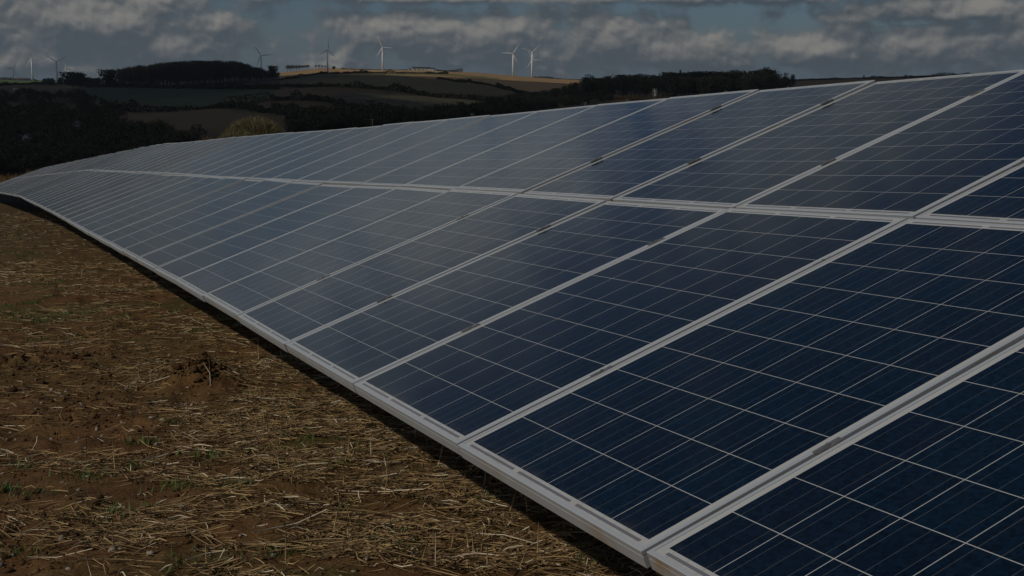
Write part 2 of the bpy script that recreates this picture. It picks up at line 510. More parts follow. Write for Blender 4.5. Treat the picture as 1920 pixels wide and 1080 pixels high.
# ------------------------------------------------------------------ solar panels
PW, PL, PT, LIP = .998, 1.642, .040, .012
alu, t, bs = material('anodised_aluminium', (.60, .61, .61), .42, .12, .5)
tcn = t.n('ShaderNodeTexCoord'); oi = t.n('ShaderNodeObjectInfo')
sh = t.n('ShaderNodeVectorMath', operation='ADD'); t.put(sh.inputs[0], tcn.outputs['Object'])
t.put(sh.inputs[1], t.comb(t.m('MULTIPLY', oi.outputs['Random'], 37.0), t.m('MULTIPLY', oi.outputs['Random'], 91.0), 0.0))
dn = t.noise(sh.outputs[0], 5.0, 5.0, .65); dn2 = t.noise(sh.outputs[0], 1.7, 3.0, .5)
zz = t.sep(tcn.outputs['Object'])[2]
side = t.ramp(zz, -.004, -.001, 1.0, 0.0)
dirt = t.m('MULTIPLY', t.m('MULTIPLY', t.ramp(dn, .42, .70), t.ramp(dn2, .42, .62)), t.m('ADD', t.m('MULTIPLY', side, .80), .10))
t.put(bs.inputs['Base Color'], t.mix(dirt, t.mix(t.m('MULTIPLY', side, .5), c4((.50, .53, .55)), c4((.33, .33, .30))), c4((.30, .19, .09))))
t.put(bs.inputs['Metallic'], t.m('SUBTRACT', .12, t.m('MULTIPLY', dirt, .12)))

# laminate: cells, white gaps, busbars and collector ribbons, all in the panel's own metres
CP = .1572; X0 = -3 * CP; Y0 = (PL - 10 * CP) / 2
lam, t, bs = material('cell_laminate', (.01, .02, .05), .12, 0, .5)
tcn = t.n('ShaderNodeTexCoord'); oi = t.n('ShaderNodeObjectInfo'); xyz = t.sep(tcn.outputs['Object'])
u = t.m('DIVIDE', t.m('SUBTRACT', xyz[0], X0), CP); v = t.m('DIVIDE', t.m('SUBTRACT', xyz[1], Y0), CP)
iu, iv = t.m('FLOOR', u), t.m('FLOOR', v); fu, fv = t.m('SUBTRACT', u, iu), t.m('SUBTRACT', v, iv)
gapw = .5 - .00105 / CP
gx = t.m('GREATER_THAN', t.m('ABSOLUTE', t.m('SUBTRACT', fu, .5)), gapw); gy = t.m('GREATER_THAN', t.m('ABSOLUTE', t.m('SUBTRACT', fv, .5)), gapw)
inside = t.m('MULTIPLY', t.m('LESS_THAN', t.m('ABSOLUTE', t.m('SUBTRACT', u, 3.0)), 3.0), t.m('LESS_THAN', t.m('ABSOLUTE', t.m('SUBTRACT', v, 5.0)), 5.0))
cell = t.m('MULTIPLY', inside, t.m('SUBTRACT', 1.0, t.m('MAXIMUM', gx, gy)))
wn = t.n('ShaderNodeTexWhiteNoise', noise_dimensions='3D'); t.put(wn.inputs[0], t.comb(iu, iv, t.m('MULTIPLY', oi.outputs['Random'], 113.0)))
vor = t.n('ShaderNodeTexVoronoi', voronoi_dimensions='3D'); t.put(vor.inputs['Vector'], t.comb(t.m('ADD', xyz[0], t.m('MULTIPLY', iu, .37)), t.m('ADD', xyz[1], t.m('MULTIPLY', iv, .53)), t.m('MULTIPLY', oi.outputs['Random'], 9.0)))
vor.inputs['Scale'].default_value = 95.0
ccell = t.mix(wn.outputs[0], c4((.0020, .0112, .0240)), c4((.0040, .0098, .0190)))
grain = t.ramp(t.sep(vor.outputs['Color'])[0], 0, 1, .58, 1.48, smooth=False)
ccell = t.mix(1.0, ccell, grain, 'MULTIPLY')
b3 = t.m('SUBTRACT', t.m('FRACT', t.m('MULTIPLY', fu, 3.0)), .5)
bus = t.m('LESS_THAN', t.m('ABSOLUTE', b3), .0009 * 3 / CP)
ccell = t.mix(t.m('MULTIPLY', bus, .33), ccell, c4((.20, .21, .20)))
# ribbons in the margins at both ends, three lengths with short breaks
yy = t.m('MINIMUM', t.m('ABSOLUTE', t.m('SUBTRACT', xyz[1], .0225)), t.m('ABSOLUTE', t.m('SUBTRACT', xyz[1], PL - .0225)))
seg = t.m('FRACT', t.m('DIVIDE', u, 2.0))
rib = t.m('MULTIPLY', t.m('LESS_THAN', yy, .0042), t.m('MULTIPLY', t.m('LESS_THAN', t.m('ABSOLUTE', t.m('SUBTRACT', seg, .5)), .455), t.m('LESS_THAN', t.m('ABSOLUTE', t.m('SUBTRACT', u, 3.0)), 3.0)))
tails = t.m('MULTIPLY', bus, t.m('LESS_THAN', yy, .012))
backs = t.mix(t.m('MAXIMUM', rib, t.m('MULTIPLY', tails, .6)), c4((.55, .55, .52)), c4((.20, .20, .22)))
grime = t.m('MULTIPLY', t.ramp(xyz[1], .012, .075, 1.0, 0.0), t.ramp(t.noise(tcn.outputs['Object'], 9.0, 5.0, .65), .40, .72, 0.0, .30))
streak = t.m('MULTIPLY', t.ramp(t.noise(t.comb(t.m('MULTIPLY', xyz[0], 26.0), t.m('MULTIPLY', xyz[1], 1.3), t.m('MULTIPLY', oi.outputs['Random'], 50.0)), 1.0, 4.0, .6), .55, .80), .022)
t.put(bs.inputs['Base Color'], t.mix(t.m('ADD', grime, streak), t.mix(cell, backs, ccell), c4((.20, .16, .11))))
sm = t.noise(tcn.outputs['Object'], 3.0, 4.0, .6)
t.put(bs.inputs['Roughness'], t.ramp(sm, .3, .7, .12, .165))
bs.inputs['IOR'].default_value = 1.5

frame_mb = MB()


def ring(mb, x0, x1, y0, y1, lip, z0, z1):
    """four mitred bars"""
    O = [(x0, y0), (x1, y0), (x1, y1), (x0, y1)]; I = [(x0 + lip, y0 + lip), (x1 - lip, y0 + lip), (x1 - lip, y1 - lip), (x0 + lip, y1 - lip)]
    ch = .0012
    Oc = [(x0 + ch, y0 + ch), (x1 - ch, y0 + ch), (x1 - ch, y1 - ch), (x0 + ch, y1 - ch)]
    prof = [(O, z0), (O, z1 - .015), ([(x0 + .0012, y0 + .0012), (x1 - .0012, y0 + .0012), (x1 - .0012, y1 - .0012), (x0 + .0012, y1 - .0012)], z1 - .0145),
            ([(x0 + .0012, y0 + .0012), (x1 - .0012, y0 + .0012), (x1 - .0012, y1 - .0012), (x0 + .0012, y1 - .0012)], z1 - .0125), (O, z1 - .012), (O, z1 - ch), (Oc, z1), (I, z1), (I, z0)]
    V = []; Fc = []
    for P, z in prof: V += [(p[0], p[1], z) for p in P]
    n = len(prof)
    for i in range(n - 1):
        for k in range(4):
            a, b = i * 4 + k, i * 4 + (k + 1) % 4; Fc.append((a, b, b + 4, a + 4))
    for k in range(4):
        a, b = (n - 1) * 4 + k, (n - 1) * 4 + (k + 1) % 4; Fc.append((a, b, (k + 1) % 4, k))
    mb.add(V, Fc)


ring(frame_mb, -PW / 2, PW / 2, 0, PL, LIP, -PT, 0)
frame_me = frame_mb.mesh('frame', alu)
lam_mb = MB(); lam_mb.box((0, PL / 2, -.0045), (PW - 2 * LIP + .002, PL - 2 * LIP + .002, .005)); lam_me = lam_mb.mesh('glass', lam)


def panel_matrix(k, rowi, jit=True):
    d, S = row_dirs(k + .5)
    mid = (SEAM[k] + SEAM[k + 1]) / 2
    org = mid + S * (rowi * L_PITCH)
    x = -d; y = (S - x * S.dot(x)).normalized(); z = x.cross(y)
    M = Matrix((x, y, z)).transposed().to_4x4(); M.translation = org
    if jit:
        rs = random.Random(k * 7 + rowi * 1013)
        J = Matrix.Translation((rs.uniform(-.002, .002), rs.uniform(-.003, .003), rs.uniform(-.003, .003))) @ Matrix.Rotation(R(rs.gauss(0, .17)), 4, 'X') @ Matrix.Rotation(R(rs.gauss(0, .24)), 4, 'Y')
        M = M @ J
    return M


def panel_label(k, rowi):
    rown = 'lower row' if rowi == 0 else 'upper row'
    c = k + 1
    if c <= 0: return 'solar panel, %s, at the very near end past the first column' % rown
    w_ = 'dark blue' if c < 7 else ('grey blue' if c < 29 else 'dull grey')
    tail = '' if c < 30 else ' beyond crest'
    return '%s solar panel, %s, %s column from the near right end%s' % (w_, rown, ordinal(c), tail)


first = True; src = None
for k in range(K0, K1):
    for rowi in (0, 1):
        if src is None:
            t0 = empty('solar_panel'); src = (t0, link('frame', frame_me, t0), link('glass', lam_me, t0)); root = t0
        else:
            root = src[0].copy(); COL.objects.link(root)
            for ch in src[1:]:
                cc = ch.copy(); COL.objects.link(cc); cc.parent = root
        root.matrix_basis = panel_matrix(k, rowi)
        tag(root, panel_label(k, rowi), 'solar panel', 'solar panels of the long array')

# ------------------------------------------------------------------ mounting frames under the panels
steel = speckled('galvanised_steel', (.15, .155, .155), (.09, .095, .095), 14.0, .55, .4, .3)
clampm = speckled('dark_clamp_metal', (.24, .235, .23), (.15, .148, .148), 30.0, .45, .5, .3)
clamp_mb = MB(); clamp_mb.box((0, 0, .0016), (.019, .072, .0026)); clamp_mb.box((0, 0, -.011), (.009, .070, .0220)); clamp_mb.tube([(0, 0, .0033), (0, 0, .0068)], .0055, 6)
clamp_me = clamp_mb.mesh('clamp', clampm)
STEP = 12; ntab = 0
for k0 in range(0, K1, STEP):
    k1 = min(k0 + STEP, K1); ntab += 1
    base = SEAM[k0] - Vector((0, 0, LOW_H))
    root = empty('mounting_frame', base)
    place = 'nearest the camera' if ntab == 1 else ('%s along the row from the near end' % ordinal(ntab))
    tag(root, 'steel mounting frame under the solar panels, %s' % place, 'mounting frame', 'mounting frames under the array')
    for vv in (.28, .77, 1.29, 1.79):
        mb = MB()
        for k in range(k0, k1):
            a = SEAM[k] + row_dirs(k)[1] * (vv * L_PITCH); b = SEAM[k + 1] + row_dirs(k + 1)[1] * (vv * L_PITCH)
            nz = row_dirs(k)[1].cross(row_dirs(k)[0]); nz = nz if nz.z > 0 else -nz
            mb.bar(a - nz * .075 - base, b - nz * .075 - base, .05, .06, nz)
        link('purlin', mb.mesh('purlin', steel), root)
    for k in range(k0 + 1, k1, 4):
        d, S = row_dirs(k); nz = S.cross(d); nz = nz if nz.z > 0 else -nz
        mb = MB(); a = SEAM[k] + S * (.18 * L_PITCH) - nz * .145; b = SEAM[k] + S * (1.88 * L_PITCH) - nz * .145
        mb.bar(a - base, b - base, .06, .08, nz); link('rafter', mb.mesh('rafter', steel), root)
        for vv in (1.0, 1.7):
            p = SEAM[k] + S * (vv * L_PITCH) - nz * .19; gz = float(base_height(p.x, p.y)) - .3
            mb = MB(); mb.box((p.x - base.x, p.y - base.y, (p.z + gz) / 2 - base.z), (.09, .06, p.z - gz)); link('post', mb.mesh('post', steel), root)
    if k0 == 0:
        for k in range(k0, 6):
            d, S = row_dirs(k); x = -d; y = (S - x * S.dot(x)).normalized(); z = x.cross(y)
            for vv in (.284, .776, 1.290, 1.790):
                M = Matrix((x, y, z)).transposed().to_4x4(); M.translation = SEAM[k] + S * (vv * L_PITCH) - base + z * .0022
                link('clamp', clamp_me, root, M)

# ------------------------------------------------------------------ unseen clouds, added high out of view to shade the hills
cl_mat, t, bs = material('cloud', (.86, .86, .86), 1.0, 0, 0.0)
tr = t.n('ShaderNodeBsdfTranslucent'); tr.inputs[0].default_value = (.8, .8, .8, 1); ms = t.n('ShaderNodeMixShader'); ms.inputs[0].default_value = .35
out = [n for n in t.t.nodes if n.type == 'OUTPUT_MATERIAL'][0]
t.put(ms.inputs[1], bs.outputs[0]); t.put(ms.inputs[2], tr.outputs[0])
tp = t.n('ShaderNodeBsdfTransparent'); m2 = t.n('ShaderNodeMixShader'); m2.inputs[0].default_value = .38
t.put(m2.inputs[1], ms.outputs[0]); t.put(m2.inputs[2], tp.outputs[0]); t.put(out.inputs[0], m2.outputs[0])


def cloud(cx, cy, rx, ry, H, th, seed, label):
    """cumulus of many lobes; (cx, cy) is where its shadow falls"""
    off = H / math.tan(R(SUN_EL)); bx, by = cx + off * math.sin(R(SUN_AZ)), cy + off * math.cos(R(SUN_AZ))
    n1, n2 = 96, 40
    th_, ph_ = np.meshgrid(np.linspace(0, 2 * np.pi, n1, endpoint=False), np.linspace(0.001, np.pi - .001, n2), indexing='ij')
    ux, uy, uz = np.cos(th_) * np.sin(ph_), np.sin(th_) * np.sin(ph_), np.cos(ph_)
    prof = np.abs(np.sin(ph_)) ** .35 * np.sign(np.sin(ph_)); ux, uy = np.cos(th_) * prof, np.sin(th_) * prof
    edge = 1 + (fbm(np.cos(th_) * 2.2 + 9, np.sin(th_) * 2.2 + 9, seed, 4) - .5) * .32
    X = ux * rx * edge; Y = uy * ry * edge
    lob = fbm(X / 170 + 40, Y / 170 + 40 + uz, seed + 5, 5)
    Zz = np.where(uz > 0, uz * th * (.4 + 1.2 * lob), uz * th * .15 * (.6 + .8 * lob))
    V = np.stack([X.ravel(), Y.ravel(), Zz.ravel()], 1)
    i = np.arange(n1)[:, None]; j = np.arange(n2 - 1)[None, :]; ii = (i + 1) % n1
    Fq = np.stack([i * n2 + j, i * n2 + j + 1, ii * n2 + j + 1, ii * n2 + j], -1).reshape(-1, 4)
    o = link('cloud', mesh_np('cloud', V, Fq, cl_mat, smooth=True), None, Matrix.Translation((bx, by, H)))
    tag(o, label, 'cloud', None, 'stuff')


cloud(0, 860, 880, 640, 1250, 190, 5, 'broad unseen cumulus cloud high out of view, placed to shade the dark fields')
cloud(-640, 1280, 420, 560, 1300, 160, 9, 'smaller unseen cumulus cloud out of view, placed to shade the wood on the hill')
cloud(700, 1750, 420, 1100, 1400, 180, 13, 'long unseen cumulus cloud, placed to shade the wooded hill and brown field')

cloud(-1010, 2500, 110, 120, 1500, 60, 17, 'little unseen cloud added to shade the leftmost tiny turbine')  # added out of view only to dim one turbine, as is the next
cloud(-255, 1668, 95, 75, 1350, 50, 19, 'little unseen cloud added to shade the turbine beside the clump of trees')

# ------------------------------------------------------------------ trees
bark = speckled('bark', (.050, .042, .033), (.028, .024, .020), 3.0, .9, .1)
TW = [(.040, .036, .026), (.034, .032, .022), (.048, .040, .028)]


def leaf_mat(name, a, b, scale=.9):
    return speckled(name, a, b, scale, .85, .15)


m_twig = leaf_mat('bare_twigs', (.062, .056, .038), (.100, .088, .058))
m_ever = leaf_mat('evergreen_leaves', (.022, .032, .015), (.044, .056, .026))
m_mix = leaf_mat('dull_green_leaves', (.042, .046, .022), (.078, .074, .036))
m_will = leaf_mat('willow_stems', (.135, .115, .055), (.215, .180, .095), 2.0)
m_scrub = leaf_mat('scrub', (.036, .038, .019), (.064, .058, .030))
m_hedge = leaf_mat('hedge_leaves', (.026, .029, .015), (.046, .046, .024))


def quads(C, D1, D2):
    n = len(C); V = np.concatenate([C - D1 - D2, C + D1 - D2, C + D1 + D2, C - D1 + D2], 0)
    i = np.arange(n); return V, np.stack([i, i + n, i + 2 * n, i + 3 * n], 1)


def rand_unit(rng, n):
    v = rng.normal(size=(n, 3)); return v / np.linalg.norm(v, axis=1)[:, None]


def tree_meshes(kind, seed):
    """unit-height tree: trunk with limbs, crown of many small faces"""
    rng = np.random.default_rng(seed); mb = MB(); pts = []
    wide = {'bare': .42, 'round': .52, 'oak': .55, 'flat': .5, 'pine': .22}[kind]
    bot = {'bare': .16, 'round': .10, 'oak': .22, 'flat': .38, 'pine': .10}[kind]
    mb.tube([(0, 0, -.03), (rng.normal(0, .01), rng.normal(0, .01), .3), (rng.normal(0, .02), rng.normal(0, .02), .62), (0, 0, .93)], [.026, .020, .011, .003], 6)
    lim = []
    for i in range(9):
        a = rng.uniform(0, 6.28); z0 = rng.uniform(.22, .6); ln = rng.uniform(.5, 1.0) * wide
        e = Vector((math.cos(a) * ln, math.sin(a) * ln, min(.93, z0 + rng.uniform(.15, .42))))
        m_ = Vector((math.cos(a) * ln * .5, math.sin(a) * ln * .5, z0 + (e.z - z0) * .35))
        mb.tube([(0, 0, z0), m_, e], [.012, .008, .003], 4); lim.append((m_, e))
    if kind == 'pine':
        n = 620; z = bot + (1 - bot) * rng.random(n) ** 1.2; rad = wide * (1 - (z - bot) / (1 - bot)) ** .8 * np.sqrt(rng.random(n)) + .01
        a = rng.uniform(0, 6.28, n); C = np.stack([np.cos(a) * rad, np.sin(a) * rad, z], 1); sz = .030
    else:
        lobes = {'flat': 9, 'round': 20, 'bare': 17}.get(kind, 14)
        C = []
        for i in range(lobes):
            a = rng.uniform(0, 6.28); rr = wide * .62 * math.sqrt(rng.random()); zt = bot + .18 + (.80 - bot) * rng.random() * (1 - .45 * (rr / wide) ** 2)
            if kind == 'flat': zt = .60 + .24 * rng.random() * (1 - .5 * (rr / wide) ** 2)
            q = rng.normal(size=(85, 3)) * np.array([.105, .105, .085]) * (wide / .45) + np.array([math.cos(a) * rr, math.sin(a) * rr, zt]); C.append(q)
        C = np.concatenate(C); C = C[(C[:, 2] < 1.0) & (C[:, 2] > bot - .05)]; n = len(C); sz = .028 if kind == 'round' else .022
    if kind == 'bare':
        out = C - np.array([0, 0, .35]); out /= np.linalg.norm(out, axis=1)[:, None]
        d = out + rand_unit(rng, n) * .7; d /= np.linalg.norm(d, axis=1)[:, None]
        D1 = d * rng.uniform(.022, .05, n)[:, None]; e = np.cross(d, rand_unit(rng, n)); e /= np.linalg.norm(e, axis=1)[:, None]
        D2 = e * rng.uniform(.0035, .0075, n)[:, None]
        V, Fq = quads(C, D1, D2)
        C2 = C + rng.normal(size=C.shape) * .02; d2 = rand_unit(rng, n); e2 = np.cross(d2, rand_unit(rng, n)); e2 /= np.linalg.norm(e2, axis=1)[:, None]
        V2, F2 = quads(C2, d2 * .03, e2 * .004); Fq = np.vstack([Fq, F2 + len(V)]); V = np.vstack([V, V2])
    else:
        d = rand_unit(rng, n); e = np.cross(d, rand_unit(rng, n)); e /= np.linalg.norm(e, axis=1)[:, None]
        s_ = rng.uniform(.6, 1.5, n)[:, None] * sz; V, Fq = quads(C, d * s_, e * s_ * .8)
    return mb.mesh('trunk', bark), V, Fq


TREES = {}
for kind, mat_, seeds in (('bare', m_twig, (1, 2, 3, 4)), ('round', m_ever, (11, 12)), ('oak', m_mix, (21, 22, 23)), ('flat', m_twig, (31, 32)), ('pine', m_ever, (41, 42))):
    for i, sd_ in enumerate(seeds):
        tm, V, Fq = tree_meshes(kind, sd_); TREES[(kind, i)] = (tm, mesh_np('crown', V, Fq, mat_))


def tree(name, kind, pos, h, wscale, label, group, rng):
    vs = [k for k in TREES if k[0] == kind]; tm, cm = TREES[rng.choice(vs)]
    e = empty(name, pos, rng.uniform(0, 6.28)); e.scale = (h * wscale, h * wscale, h)
    link('trunk', tm, e); link('crown', cm, e)
    return tag(e, label, 'tree', group)


rt = random.Random(5)
# bare wood on the left skyline
WX = [222, 240, 262, 275, 290, 340, 420, 445, 470, 490, 503]; WY = [134, 128, 124, 127, 121, 117, 116, 118, 123, 129, 136]
x = 226.0; i = 0
while x < 506:
    for rowr, dx in ((1455, 0), (1485, 3), (1515, 6), (1545, 9)):
        px = x + dx + rt.uniform(-3, 3)
        if px > 508: continue
        p = polar(px, rowr + rt.uniform(-8, 8)); r = p.y
        top = np.interp(px, WX, WY) + rt.uniform(-1.5, 3.5); h = max(6, z_at(top, r) - p.z)
        tree('bare_tree', 'bare', p, h, .78 + rt.uniform(-.05, .10), 'tall bare grey tree in the dense wood on the left skyline', 'bare trees of the wood on the left skyline', rt)
    x += rt.uniform(8.5, 11)
for (px, r, top, kind, ws, lab) in [
        (206, 1480, 131, 'round', 1.15, 'round dark evergreen tree at the left end of the bare wood'),
        (137, 1560, 135.5, 'round', 1.5, 'dark domed evergreen standing between the small turbines and the wood'),
        (153, 1570, 139, 'round', 1.3, 'lower dark evergreen bush touching the domed tree at its right'),
        (512, 1500, 124, 'round', .8, 'slim dark evergreen at the right end of the bare wood'),
        (520, 1490, 137, 'oak', 1.0, 'short dark tree where the wood meets the tan field'),
        (1434, 1150, 127, 'bare', .55, 'large bare tree rising highest from the right end of the dark wood'),
        (1472, 1250, 137, 'bare', .62, 'bare round tree standing clear beside the dark wood, above white posts'),
        (1487, 1260, 140, 'bare', .5, 'smaller bare tree rightmost of the pair beside the dark wood'),
        (1619, 2000, 141, 'bare', .7, 'tiny bare tree alone on the hedge of the brown hill'),
        (1697, 2100, 140, 'bare', .7, 'tiny bush tree alone on the hedge line above the crest of the panels'),
        (1275, 1160, 133, 'pine', .6, 'pointed conifer spike above the dark wood'),
        (627, 2300, 125.2, 'round', 1.2, 'single small round tree right of the nearby turbine on the tan field skyline'),
        (505, 1600, 137, 'oak', .9, 'small dark oak behind the right end of the wood')]:
    p = polar(px, r); h = max(3, z_at(top, p.y) - p.z)
    tree({'bare': 'bare_tree', 'round': 'evergreen_tree', 'oak': 'oak_tree', 'pine': 'conifer_tree'}[kind], kind, p, h, ws, lab, None, rt)
for px in (540, 545.5, 551, 556.5, 562, 567.5, 573, 578):
    p = polar(px, 2380); h = z_at(122.3 + rt.uniform(0, 1), 2380) - p.z
    tree('flat_topped_tree', 'flat', p, h, .75, 'small flat topped tree in the row of eight on the tan skyline', 'row of flat topped trees on the tan skyline', rt)
for px in (593, 599, 605, 610):
    p = polar(px, 2380); h = z_at(122.3 + rt.uniform(0, 1), 2380) - p.z
    tree('flat_topped_tree', 'flat', p, h, .75, 'small flat topped tree in the clump of four left of a turbine tower', 'clump of flat topped trees on the tan skyline', rt)
for px, top in ((84, 147.5), (92, 146.5), (99, 147), (113, 146), (161, 146), (168, 145.2), (175, 147), (182, 146.3), (190, 147.2)):
    p = polar(px, 1640 + rt.uniform(-30, 30)); h = max(4, z_at(top, p.y) - p.z)
    tree('hedgerow_tree', rt.choice(['oak', 'round']), p, h, .8, 'low dark hedgerow tree in the straggling line beside the domed evergreen', 'low hedgerow trees on the left skyline', rt)
# dark wood on the right
RX = [1088, 1105, 1130, 1180, 1230, 1260, 1300, 1400, 1440, 1462]; RY = [149, 142, 143, 141, 139.5, 136.5, 136.5, 134, 132, 141]
x = 1092.0
while x < 1466:
    for rowr, dx in ((1050, 0), (1110, 6), (1170, 3)):
        px = x + dx + rt.uniform(-4, 4); p = polar(px, rowr + rt.uniform(-15, 15)); r = p.y
        top = np.interp(px, RX, RY) + rt.uniform(-2, 5) + (7 if rowr < 1080 else 0); h = max(5, z_at(top, r) - p.z)
        kd = rt.choice(['oak', 'oak', 'round', 'oak', 'bare', 'pine'] if rowr > 1120 else ['oak', 'oak', 'round', 'bare'])
        nm, lb = {'oak': ('broadleaf_tree', 'dull green broadleaf tree crowded in the dark wood behind the panels'), 'round': ('evergreen_tree', 'dark round evergreen crowded in the dark wood behind the panels'),
                  'bare': ('bare_tree', 'bare brown tree crowded in the dark wood behind the panels'), 'pine': ('conifer_tree', 'narrow conifer crowded in the dark wood behind the panels')}[kd]
        tree(nm, kd, p, h, .85, lb, 'trees of the dark wood behind the panels: ' + kd.replace('oak', 'broadleaf'), rt)
    x += rt.uniform(13, 17)


# valley woodland: far-off masses
def woodland(name, poly, n, hmin, hmax, mat_, label, seed):
    rng = np.random.default_rng(seed); xs = [p[0] for p in poly]; ys = [p[1] for p in poly]; Vs = []; Fs = []; b = 0; c = 0
    while c < n:
        px, py = rng.uniform(min(xs), max(xs)), rng.uniform(min(ys), max(ys))
        if not in_poly(np.array([px]), np.array([py]), poly)[0]: continue
        c += 1; p = far_spot(px, py); p.z = float(base_height(p.x, p.y)); h = rng.uniform(hmin, hmax); m_ = 400
        lob = rng.normal(size=(6, 3)) * np.array([h * .25, h * .25, h * .16]) + np.array([0, 0, h * .55])
        C = lob[rng.integers(0, 6, m_)] + rng.normal(size=(m_, 3)) * h * .13; C[:, 2] = np.clip(C[:, 2], 0, h)
        d = rand_unit(rng, m_); e = np.cross(d, rand_unit(rng, m_)); e /= np.linalg.norm(e, axis=1)[:, None]
        sz = rng.uniform(.16, .42, m_)[:, None] * (h / 9)
        V, Fq = quads(C + np.array(p), d * sz, e * sz); Vs.append(V); Fs.append(Fq + b); b += len(V)
    o = link(name, mesh_np(name, np.concatenate(Vs), np.concatenate(Fs), mat_)); tag(o, label, 'woodland', None, 'stuff')


woodland('valley_woodland', [(-60, 172), (60, 178), (150, 178), (235, 208), (215, 235), (330, 255), (400, 262), (250, 320), (-60, 340)], 620, 4, 8, m_scrub, 'dark scrubby woodland filling the valley at the left', 71)
woodland('valley_woodland', [(545, 232), (640, 218), (715, 216), (770, 226), (880, 214), (950, 194), (1010, 184), (1085, 163), (1180, 182), (1000, 215), (700, 245), (545, 255)], 520, 4, 8, m_scrub, 'dark woodland in the valley between the brown fields and the panels', 72)


# hedges along the field edges
def hedge(pts, label, h=2.2, wdt=2.0, seed=0, name='hedge', mat_=m_hedge, dens=3.2, r_fixed=None):
    rng = np.random.default_rng(seed + 500)
    P = []
    for (a, b) in zip(pts[:-1], pts[1:]):
        n = max(2, int(math.hypot(b[0] - a[0], b[1] - a[1]) / 4))
        for i in range(n): P.append((a[0] + (b[0] - a[0]) * i / n, a[1] + (b[1] - a[1]) * i / n))
    P.append(pts[-1]); Q = []
    for (px, py) in P:
        q = far_spot(px, py) if r_fixed is None else polar(px, r_fixed); q.z = float(base_height(q.x, q.y)); Q.append(np.array(q))
    Q = np.array(Q); seg = np.linalg.norm(np.diff(Q, axis=0), axis=1); tot = seg.sum(); n = min(24000, int(tot * dens * 3.5) + 50)
    s = rng.uniform(0, tot, n); cs = np.concatenate([[0], np.cumsum(seg)])
    C = np.stack([np.interp(s, cs, Q[:, k]) for k in range(3)], 1)
    hh = h * (.6 + .9 * vnoise(s / 11, s * 0 + seed, 7) + 1.4 * np.clip(vnoise(s / 26, s * 0 + seed, 9) - .72, 0, 1) * 4)
    C[:, :2] += rng.normal(size=(n, 2)) * wdt * .35; C[:, 2] += rng.random(n) * hh
    d = rand_unit(rng, n); e = np.cross(d, rand_unit(rng, n)); e /= np.linalg.norm(e, axis=1)[:, None]; sz = rng.uniform(.25, .6, n)[:, None]
    V, Fq = quads(C - Q[0], d * sz, e * sz)
    o = link(name, mesh_np(name, V, Fq, mat_), None, Matrix.Translation(Vector(Q[0]))); tag(o, label, 'hedge', 'field hedges on the far hill')


hedge([(524, 150), (555, 145.8), (591, 141.4), (613, 139.6), (690, 137.2), (760, 137.2), (840, 138.2)], 'dark hedge along the lower edge of the sunlit tan field', seed=1)
hedge([(524, 161), (578, 163), (644, 165.5), (711, 169), (747, 172), (820, 180), (875, 184), (944, 194)], 'long dark hedge across the middle of the olive brown hill', seed=2, h=2.6)
hedge([(422, 193), (507, 187), (578, 187), (622, 192), (678, 202), (718, 208)], 'bushy hedge arching over the lower brown fields', seed=3, h=3, wdt=3)
hedge([(400, 202), (455, 205), (511, 213), (571, 218)], 'short dark hedge just above the willow bush', seed=4, h=3, wdt=3)
hedge([(820, 148), (851, 152), (927, 162), (976, 175), (1013, 181)], 'hedge running down to the right below the orange brown field', seed=5)
hedge([(189, 200), (255, 209), (311, 207), (420, 200)], 'hedge at the bottom of the dark green field', seed=6, h=3, wdt=3)
hedge([(-60, 160), (60, 160), (130, 160), (215, 161)], 'low hedge line beneath the small turbines at the left', seed=7, h=2.5)
hedge([(160, 163), (300, 165), (420, 167), (522, 166)], 'undergrowth edge at the foot of the bare wood', seed=8, h=4, wdt=5, dens=5)
hedge([(1490, 151), (1560, 148.6), (1640, 146), (1750, 143), (1850, 140.8)], 'hedge along the skyline of the brown hill at the right', seed=9, h=3.2, r_fixed=2050, dens=5)
hedge([(820, 133), (845, 135), (868, 137)], 'low grey hedge on the skyline right of the farm building', seed=10, h=2.6, r_fixed=2420, dens=5)
hedge([(0, 149), (40, 149), (80, 150), (125, 151), (190, 152)], 'broken hedge on the left skyline under the turbine towers', seed=11, h=3.2, r_fixed=2350, dens=4)
hedge([(1000, 146), (1050, 148.5), (1100, 150.5)], 'faint hedge on the skyline between turbines and dark wood', seed=12, h=1.6, r_fixed=2420, dens=4)
hedge([(640, 131), (700, 132), (765, 132.5)], 'thin hedge on the skyline behind the tall middle turbine', seed=13, h=1.6, r_fixed=2440, dens=4)

# ------------------------------------------------------------------ wind turbines
white, t, bs = material('turbine_paint', (.78, .78, .76), .45, 0, .4)


def blade_mb(L, direction):
    """one tapered twisted blade from the hub along a direction in the rotor plane (local x, z)"""
    mb = MB(); a = direction; rad = Vector((math.sin(a), 0, math.cos(a))); tan = Vector((math.cos(a), 0, -math.sin(a))); fw = Vector((0, -1, 0)); V = []; Fc = []
    prof = [(0.03, .034, .034, 0), (.09, .036, .034, .1), (.2, .092, .026, .35), (.45, .068, .018, .15), (.75, .046, .012, .05), (1.0, .018, .006, 0)]
    for (s_, ch, th, tw) in prof:
        cx = tan * math.cos(tw) + fw * math.sin(tw); cy = fw * math.cos(tw) - tan * math.sin(tw)
        for (u_, v_) in ((-.35, 0), (-.1, .5), (.25, .35), (.65, 0), (.25, -.35), (-.1, -.5)): V.append(rad * (s_ * L) + cx * (u_ * ch * L) + cy * (v_ * th * L))
    for i in range(len(prof) - 1):
        for k in range(6):
            p, q = i * 6 + k, i * 6 + (k + 1) % 6; Fc.append((p, q, q + 6, p + 6))
    Fc.append((5, 4, 3, 2, 1, 0)); e = (len(prof) - 1) * 6; Fc.append(tuple(range(e, e + 6))); mb.add(V, Fc); return mb


